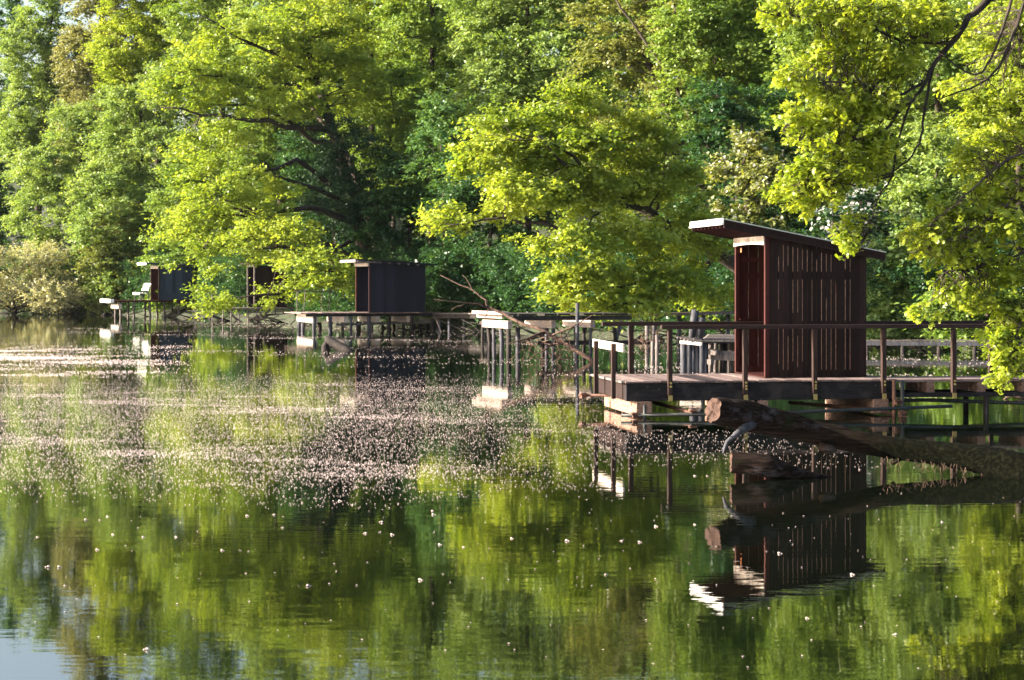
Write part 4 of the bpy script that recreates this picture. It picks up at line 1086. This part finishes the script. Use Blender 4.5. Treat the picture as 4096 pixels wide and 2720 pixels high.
# ------------------------------------------------------------------ ruined jetties
def ruined_jetty():
    o = W(2035, 1440, 53.8); o.z = 0; ang = R(20); rng = np.random.default_rng(51)
    root = empty('ruined_jetty', o, ang); tag(root, 'ruined jetty of pale broad boards on crooked piles in front of the bright oak', 'jetty')
    zt = 1.28
    MB().b2(-.2, .0, .0, 2.5, zt - .07, zt + .02).build('edge_board', M['pale'], root, bevel=.01)
    MB().b2(-.02, .03, .5, 2.6, zt - .18, zt - .08).build('edge_board', M['pale'], root, bevel=.01)
    MB().b2(.0, .14, .1, 2.2, zt - .44, zt - .23).build('cross_timber', M['pale'], root, bevel=.01)
    m = MB()
    for i in range(18):
        if i in (4, 9, 10): continue
        m.b2(.1 + i * .19, .1 + i * .19 + .17, rng.uniform(0, .1), 2.2 + rng.uniform(-.3, .3), zt - .09, zt - .04)
    m.build('deck', M['piledark'], root)
    MB().b2(.1, 3.6, .05, .15, zt - .22, zt - .1).build('stringer', M['piledark'], root)
    for xx in (1.3, 2.45):
        MB().b2(xx, xx + .15, .2, 2.3, zt - .44, zt - .23).build('cross_timber', M['pale'], root, bevel=.02)
    for i, (xx, yy) in enumerate(((.05, .15), (.1, .9), (.1, 1.5), (.15, 2.1), (.7, 1.2), (1.4, .3), (1.5, 1.4), (2.5, .3), (2.6, 1.7), (3.3, .5), (1.0, 2.0), (1.9, 2.1), (3.0, 2.0))):
        mb = MB(); pile_row(mb, [(xx, yy)], rng.uniform(.045, .075), rng, zt - .45)
        mb.build('pile', M['pile' if i % 3 else 'piledark'], root, True)
    MB().tube([(1.85, -.3, -.8), (1.87, -.3, zt + .25)], .05, 7).build('pile', M['pile'], root, True)
    MB().tube([(3.2, .9, -.5), (3.8, 1.2, 1.0)], .06, 6).build('brace', M['grey'], root, True)
    MB().beam((1.2, 1.0, .42), (4.6, 1.0, .40), .1, .12).build('brace', M['piledark'], root)
    # single small stump platform left of it
    p = W(1940, 1320, 70); p.z = 0
    s = empty('mooring_stump', p); tag(s, 'pair of leaning piles with a small pale cap left of the ruined jetty', 'stump')
    zc = (H - (1290 - 1125) / F * 70)
    MB().tube([(-.1, 0, -.8), (-.08, 0, zc - .07)], .055, 7).build('pile', M['piledark'], s, True)
    MB().tube([(.18, 0, -.8), (.08, .05, zc - .07)], .06, 7).build('pile', M['pile'], s, True)
    MB().b2(-.2, .18, -.1, .5, zc - .068, zc + .03).build('cap_board', M['pale'], s)
ruined_jetty()

def old_pier():
    o = W(2725, 1488, 46.5); o.z = 0; ang = R(12); rng = np.random.default_rng(61)
    root = empty('old_pier', o, ang); tag(root, 'collapsing grey pier with clustered piles seen left of the near hut door', 'pier')
    def P(x, y, D=46.5):
        p = W(x, y, D) - Vector(o); return Matrix.Rotation(-ang, 3, 'Z') @ p
    for x, yt, yb, r in ((2733, 1362, 1490, .07), (2755, 1375, 1490, .075), (2772, 1378, 1488, .05), (2788, 1378, 1490, .055), (2806, 1370, 1490, .08), (2822, 1378, 1475, .05)):
        a = P(x + rng.uniform(-3, 3), yb); a.z = -.8; b = P(x, yt)
        MB().tube([a, (a + b) / 2 + Vector((rng.normal(0, .02), 0, 0)), b], [r * 1.05, r, r * .95], 9, rng, .08).build('pile', M['pile'], root, True)
    for (x0, y0, x1, y1, r) in ((2768, 1350, 2782, 1240, .085), (2796, 1355, 2806, 1270, .09)):
        MB().tube([P(x0, y0, 47), P((x0+x1)/2 - 2, (y0+y1)/2, 47), P(x1, y1, 47)], [r * .95, r, r * 1.1], 9, rng, .08).build('pile', M['pile'], root, True)
    m = MB()
    for i in range(5):
        a = P(2708 + i * 14, 1350 + i * 4, 47.2 - i * .3); b = P(2790 + i * 5, 1350 + i * 4, 47.2 - i * .3)
        m.beam(a, b, .2, .035)
    m.build('plank', M['grey'], root)
    MB().beam(P(2722, 1368, 46.3), P(2808, 1376, 45.7), .05, .07).build('edge_board', M['bleached'], root)
    m = MB()
    for i in range(7):
        a = P(2808 + i * 4, 1362 - i * 3.5, 46.5 + i * .35); b = P(2990, 1364 - i * 3.6, 46.5 + i * .35)
        m.beam(a, b, .3, .04)
    m.build('deck', M['grey'], root)
    MB().beam(P(2775, 1362, 46.4), P(2990, 1366, 46.6), .08, .10).build('stringer', M['pile'], root)
    for (x0, y0, x1, y1, ht) in ((2820, 1405, 2870, 1410, .13), (2845, 1425, 2990, 1432, .16), (2812, 1445, 2850, 1448, .12), (2870, 1408, 2990, 1414, .07)):
        MB().beam(P(x0, y0, 46.6), P(x1, y1, 46.4), .12, ht).build('beam', M['grey'], root)
    for x in (2822, 2838, 2862, 2885, 2905, 2925, 2945, 2970, 3000):
        D = 47.2 + rng.uniform(-.5, .5); a = P(x, 1480, D); a.z = -.8; b = P(x + rng.uniform(-6, 6), 1372, D)
        MB().tube([a, b], rng.uniform(.05, .085), 8, rng, .1).build('pile', M['piledark' if rng.random() < .6 else 'grey'], root, True)
    # distant walkway seen behind the near hut, reaching right
    a_, b_ = W(2980, 1358, 60), W(4250, 1364, 58.5)
    wk = empty('walkway', (a_.x, a_.y, 0)); tag(wk, 'distant pale-edged walkway crossing behind the near hut towards the right edge', 'walkway')
    q = Vector((a_.x, a_.y, 0)); r2 = np.random.default_rng(62)
    m = MB(); d = (b_ - a_); n = 30
    for i in range(n):
        p0 = a_ - q + d * (i / n); p1 = a_ - q + d * ((i + .92) / n); dz = Vector((0, 0, r2.uniform(-.012, .012)))
        m.beam(p0 + dz, p1 + dz, .28, .035)
    m.build('deck', M['grey'], wk)
    MB().beam(a_ - q + Vector((0, -.2, -.09)), b_ - q + Vector((0, -.2, -.09)), .1, .12).build('stringer', M['pile'], wk)
    for i in range(9):
        p = a_ - q + d * ((i + .5) / 9)
        MB().tube([(p.x, p.y - .2, -.8), (p.x + r2.normal(0, .05), p.y - .2, p.z - .15)], .06, 7).build('pile', M['piledark'], wk, True)
    # old bank walkway behind the oak boughs
    a_, b_ = W(2470, 1262, 66), W(2960, 1250, 66.5)
    wk = empty('walkway', (a_.x, a_.y, 0)); tag(wk, 'high grey walkway glimpsed through the low oak leaves behind the ruined jetty', 'walkway')
    q = Vector((a_.x, a_.y, 0))
    MB().beam(a_ - q, b_ - q, .7, .1).build('deck', M['grey'], wk)
    for i in range(5):
        p = (a_ - q).lerp(b_ - q, (i + .5) / 5)
        MB().tube([(p.x, p.y, -.8), (p.x, p.y, p.z - .06)], .07, 7).build('pile', M['pile'], wk, True)
    for i, (x, yt, yb, D) in enumerate(((2603, 1300, 1365, 60), (2588, 1300, 1365, 60), (2628, 1340, 1480, 50), (2610, 1365, 1475, 50.5))):
        a = W(x, yb, D); b = W(x + (12 if i == 0 else 0), yt, D); a.z = -.6
        s = MB(); c = Vector((a.x, a.y, 0)); s.tube([a - c, b - c], .045 if i > 1 else .06, 7)
        ob = s.build('wooden_stake', M['grey'], smooth=True); ob.location = c
        tag(ob, ['leaning grey stake of the crossed pair behind the end board', 'upright grey stake of the crossed pair behind the end board', 'thin stake in the water between the rear railing post and front railing post', 'short stake just left of the thin stake between the railing posts'][i], 'stake')
    # dark leftover piles right of the near hut
    for i, x in enumerate((3715, 3728, 3748, 3765, 3783, 3805, 3930, 3952, 3660)):
        D = 57.5 + (i % 3) * .5; a = W(x, 1480, D); b = W(x + r2.uniform(-3, 3), (1442, 1440, 1440, 1438, 1440, 1436, 1445, 1440, 1432)[i], D); a.z = -.6
        c = Vector((a.x, a.y, 0)); s = MB(); s.tube([a - c, b - c], .065, 8)
        ob = s.build('old_pile', M['piledark' if i % 2 else 'grey'], smooth=True); ob.location = c
        tag(ob, 'dark stump of an old pile standing in the water beyond the walkway railing', 'pile', 'old pile stumps beyond the walkway')
old_pier()

# ------------------------------------------------------------------ dead branches
def dead_branch():
    rng = np.random.default_rng(71)
    o = W(2365, 1440, 52.5); o.z = 0
    root = empty('dead_branch', o); tag(root, 'long dead forked branch reaching left out of the water by the ruined jetty', 'branch')
    m = MB()
    def tb(P, r0, r1):
        P = [W(*p) for p in P]; pts = []
        for i in range(len(P) - 1):
            for s in (0, .5): pts.append(P[i].lerp(P[i+1], s) + Vector(rng.normal(0, .02, 3)) * (s > 0))
        pts.append(P[-1]); K = len(pts)
        m.tube([p - Vector(o) for p in pts], [r0 + (r1 - r0) * i / (K-1) for i in range(K)], 6, rng, .1)
    tb([(2390, 1455, 52.4), (2300, 1400, 52.6), (2230, 1355, 53), (2180, 1325, 53), (2100, 1300, 53.2), (2030, 1265, 53.4), (1990, 1245, 53.5), (1955, 1230, 53.6)], .065, .035)
    tb([(1955, 1230, 53.6), (1945, 1200, 53.6), (1900, 1165, 53.7), (1840, 1140, 53.8), (1760, 1100, 54)], .04, .008)
    tb([(1905, 1168, 53.7), (1880, 1140, 53.7), (1850, 1100, 53.8)], .02, .006)
    tb([(1955, 1230, 53.6), (1920, 1215, 53.5), (1850, 1210, 53.4), (1735, 1198, 53.3)], .035, .008)
    tb([(1860, 1212, 53.4), (1830, 1225, 53.4), (1805, 1240, 53.3)], .018, .006)
    tb([(1955, 1232, 53.6), (1945, 1262, 53.6), (1938, 1275, 53.6)], .016, .008)
    tb([(2180, 1330, 53), (2110, 1355, 52.6), (2035, 1375, 52.4)], .045, .012)
    tb([(2240, 1370, 52.8), (2180, 1400, 52.6), (2120, 1430, 52.5)], .035, .008)
    tb([(2200, 1345, 53), (2260, 1320, 52.8), (2300, 1300, 52.8), (2390, 1250, 52.8)], .03, .008)
    for k in range(55):
        x, y = rng.uniform(2080, 2300), rng.uniform(1340, 1440)
        a = rng.uniform(0, 6.28); l = rng.uniform(30, 90)
        P = [(x, y, 52.8 + rng.uniform(-.6, .6)), (x + math.cos(a) * l * .5 + rng.normal(0, 5), y + abs(math.sin(a)) * l * .4, 52.8), (x + math.cos(a) * l, min(1442, y + math.sin(a) * l * .7), 52.7 + rng.uniform(-.5, .5))]
        tb(P, .014, .004)
    m.build('branch', M['twig'], root, smooth=True)
    # tangled brushwood stuck between the stakes
    m = MB()
    for k in range(60):
        x, y = rng.uniform(2560, 2640), rng.uniform(1330, 1400)
        a = rng.uniform(0, 6.28)
        P = [W(x, y, 52 + rng.uniform(-.5, .5)), W(x + math.cos(a) * 25, y + math.sin(a) * 25, 52), W(x + math.cos(a + .5) * 45, y + math.sin(a + .5) * 35 + 10, 52)]
        m.tube(P, [.008, .006, .003], 4, cap=False)
    tag(m.build('brushwood', M['twig']), 'tangled dead brushwood caught in the water behind the near railing', 'brushwood', kind='stuff')
    # forked stump in front of the dark hut
    o = W(1310, 1400, 61.5); o.z = 0
    st = empty('leaning_stump', o); tag(st, 'broken trunk leaning over a knotted stump in the water before the dark closed hut', 'stump')
    o = Vector(o)
    MB().tube([W(1301, 1352, 61.5) - o, W(1320, 1362, 61.5) - o, W(1350, 1380, 61.4) - o, W(1385, 1398, 61.2) - o, W(1425, 1418, 61) - o], [.075, .13, .15, .13, .08], 10, rng, .1).build('fallen_piece', M['piledark'], st, True)
    MB().tube([W(1312, 1365, 61.6) - o, W(1300, 1385, 61.6) - o, W(1305, 1405, 61.6) - o, W(1303, 1430, 61.6) - o], [.10, .12, .15, .12], 10, rng, .15).build('stump', M['piledark'], st, True)
    # pale bent twig in the water at the right
    o = Vector(W(4040, 1600, 36)); o.z = 0
    m = MB(); m.tube([W(4000, 1605, 36) - o, W(4025, 1592, 36) - o, W(4045, 1583, 36) - o, W(4080, 1590, 36) - o, W(4130, 1606, 36) - o], [.006, .02, .018, .015, .012], 6)
    m.tube([W(4030, 1590, 36) - o, W(4045, 1560, 36) - o, W(4060, 1550, 36) - o], [.008, .006, .003], 5)
    ob = m.build('driftwood_twig', M['twig'], smooth=True); ob.location = o; tag(ob, 'pale bent twig poking out of the water below the right edge oak leaves', 'twig')
dead_branch()

# ------------------------------------------------------------------ blossom drifting on the water
def blossoms():
    rng = np.random.default_rng(88)
    P = []; S = []
    def add(n, x0, x1, d0, d1, thr, sz, sc=1.0, sd=0, warp=None, lo=.03):
        k = 0
        while k < n:
            m_ = 60000
            x = rng.uniform(x0, x1, m_); y = rng.uniform(d0, d1, m_)
            px = x / y * F + 2048
            nz = vnoise(x, y, sc, sd) * .6 + vnoise(x, y * 2.2, sc * 2.7, sd + 1) * .4
            pr = np.clip((nz - thr) * 1.6, lo, 1)
            if warp is not None: pr = pr * warp(px, y)
            ok = (rng.random(m_) < pr)
            xx, yy = x[ok][: n - k], y[ok][: n - k]
            P.append(np.stack([xx, yy], 1)); S.append(rng.uniform(sz[0], sz[1], len(xx))); k += len(xx)
    wv = lambda px, y: np.clip(1.1 - np.maximum(px - 1300, 0) / 1150, 0, 1) * np.clip((y - 18.6 - .5 * np.sin(px / 260)) / 3.5, 0, 1) * (px > -120) * np.clip((46 - y) / 12, .08, 1)
    add(52000, -13, 4, 18.6, 46, -.1, (.0032, .009), .9, 0, wv, .32)
    add(1000, 0.5, 4.6, 22.6, 28.5, -.5, (.004, .009), 1.2, 2, lambda px, y: np.clip((3700 - px) / 900, 0, 1) * (px > 2300))
    add(7500, -20, 6, 44, 105, .1, (.007, .016), .5, 4, lambda px, y: (px > -120) * (px < 2900))
    add(7500, -16, -6, 44, 66, -.1, (.010, .018), .6, 6, lambda px, y: np.clip((800 - px) / 800, 0, 1) * (px > -200))
    add(260, -4.5, 5, 10.2, 20, -1, (.004, .008), 1, 0)
    add(1500, 3, 14, 36, 60, .1, (.010, .02), .7, 5)
    P = np.concatenate(P); S = np.concatenate(S)
    ok = shore_sd(P) < -.3; P = P[ok]; S = S[ok]
    n = len(P); k = 6; an = rng.uniform(0, 6.28, n); asp = rng.uniform(.5, 1, n)
    V = []
    for i in range(k):
        th = an + i * 2 * np.pi / k; r = S * (1 + .3 * np.cos(i * np.pi))
        V.append(np.stack([P[:, 0] + np.cos(th) * r, P[:, 1] + np.sin(th) * r * asp, .004 + S * .12 * (1 + .6 * np.cos(th * 2))], 1))
    top = np.stack([P[:, 0], P[:, 1], .004 + S * .45], 1)
    V = np.stack(V + [top], 1).reshape(-1, 3); b = (np.arange(n) * (k + 1))[:, None]
    Fc = np.concatenate([b + np.array([[i, (i + 1) % k, k]]) for i in range(k)], 0)
    tag(np_mesh('floating_blossom', V, Fc, M['petal']), 'drift of tiny pale pink blossoms scattered over the calm water', 'blossoms', kind='stuff')
    # larger single catkins in the clear water in front
    spots = [(262, 2345), (452, 2140), (575, 2150), (705, 2150), (400, 2082), (345, 2080), (150, 2150), (430, 2068), (890, 2203), (990, 2065), (1095, 2060), (1130, 2112), (1235, 2345),
             (1360, 2005), (1430, 1950), (1460, 2135), (1520, 2130), (1525, 2090), (1570, 2140), (1730, 2045), (1735, 2060), (1760, 2180), (1855, 2190), (1683, 2322), (2048, 2155), (2270, 2165),
             (2425, 2300), (2485, 2165), (2560, 2170), (2625, 2107), (2780, 1905), (2830, 1905), (3440, 1880), (3480, 1895), (3410, 2300), (3230, 2475), (3580, 2540), (3120, 2215), (3770, 2090), (240, 2270), (190, 2270), (585, 2600), (390, 2200), (2780, 2100)]
    proto = MB()
    proto.tube([(-.022, 0, .006), (-.012, .001, .010), (-.004, -.001, .010), (.004, 0, .008)], [.004, .0085, .0075, .003], 7, rng, .2)
    proto.tube([(.004, 0, .008), (.014, .007, .005), (.022, .009, .004)], [.0025, .0015, .0025], 5)
    proto.tube([(.004, 0, .008), (.014, -.006, .005), (.021, -.010, .004)], [.0025, .0015, .003], 5)
    first = None
    for x, y in spots:
        D = H * F / (y - 1125)
        if first is None:
            ob = first = proto.build('fallen_catkin', M['petal'], smooth=True)
        else:
            ob = first.copy(); col.objects.link(ob)
        ob.location = ((x - 2048) / F * D, D, .0); ob.rotation_euler = (0, 0, rng.uniform(-.6, .6) + (math.pi if rng.random() < .2 else 0)); ob.scale = [rng.uniform(.5, .85)] * 3
        tag(ob, 'single pale pink catkin floating apart on clear water in front of the blossom drift', 'catkin', 'single catkins floating in front')
blossoms()

# ------------------------------------------------------------------ morning haze over the lake
def haze():
    m, t, N, L = newmat('thin_morning_haze')
    out = N('ShaderNodeOutputMaterial'); v = N('ShaderNodeVolumePrincipled')
    v.inputs['Color'].default_value = (.85, .92, 1, 1); v.inputs['Density'].default_value = .00004; v.inputs['Anisotropy'].default_value = .4
    L(v.outputs[0], out.inputs['Volume'])
    o = MB().b2(-520, 520, -320, 720, -3, 60).build('haze', m)
    tag(o, 'thin bluish morning haze hanging over the lake and far bank', 'haze', kind='stuff')
haze()
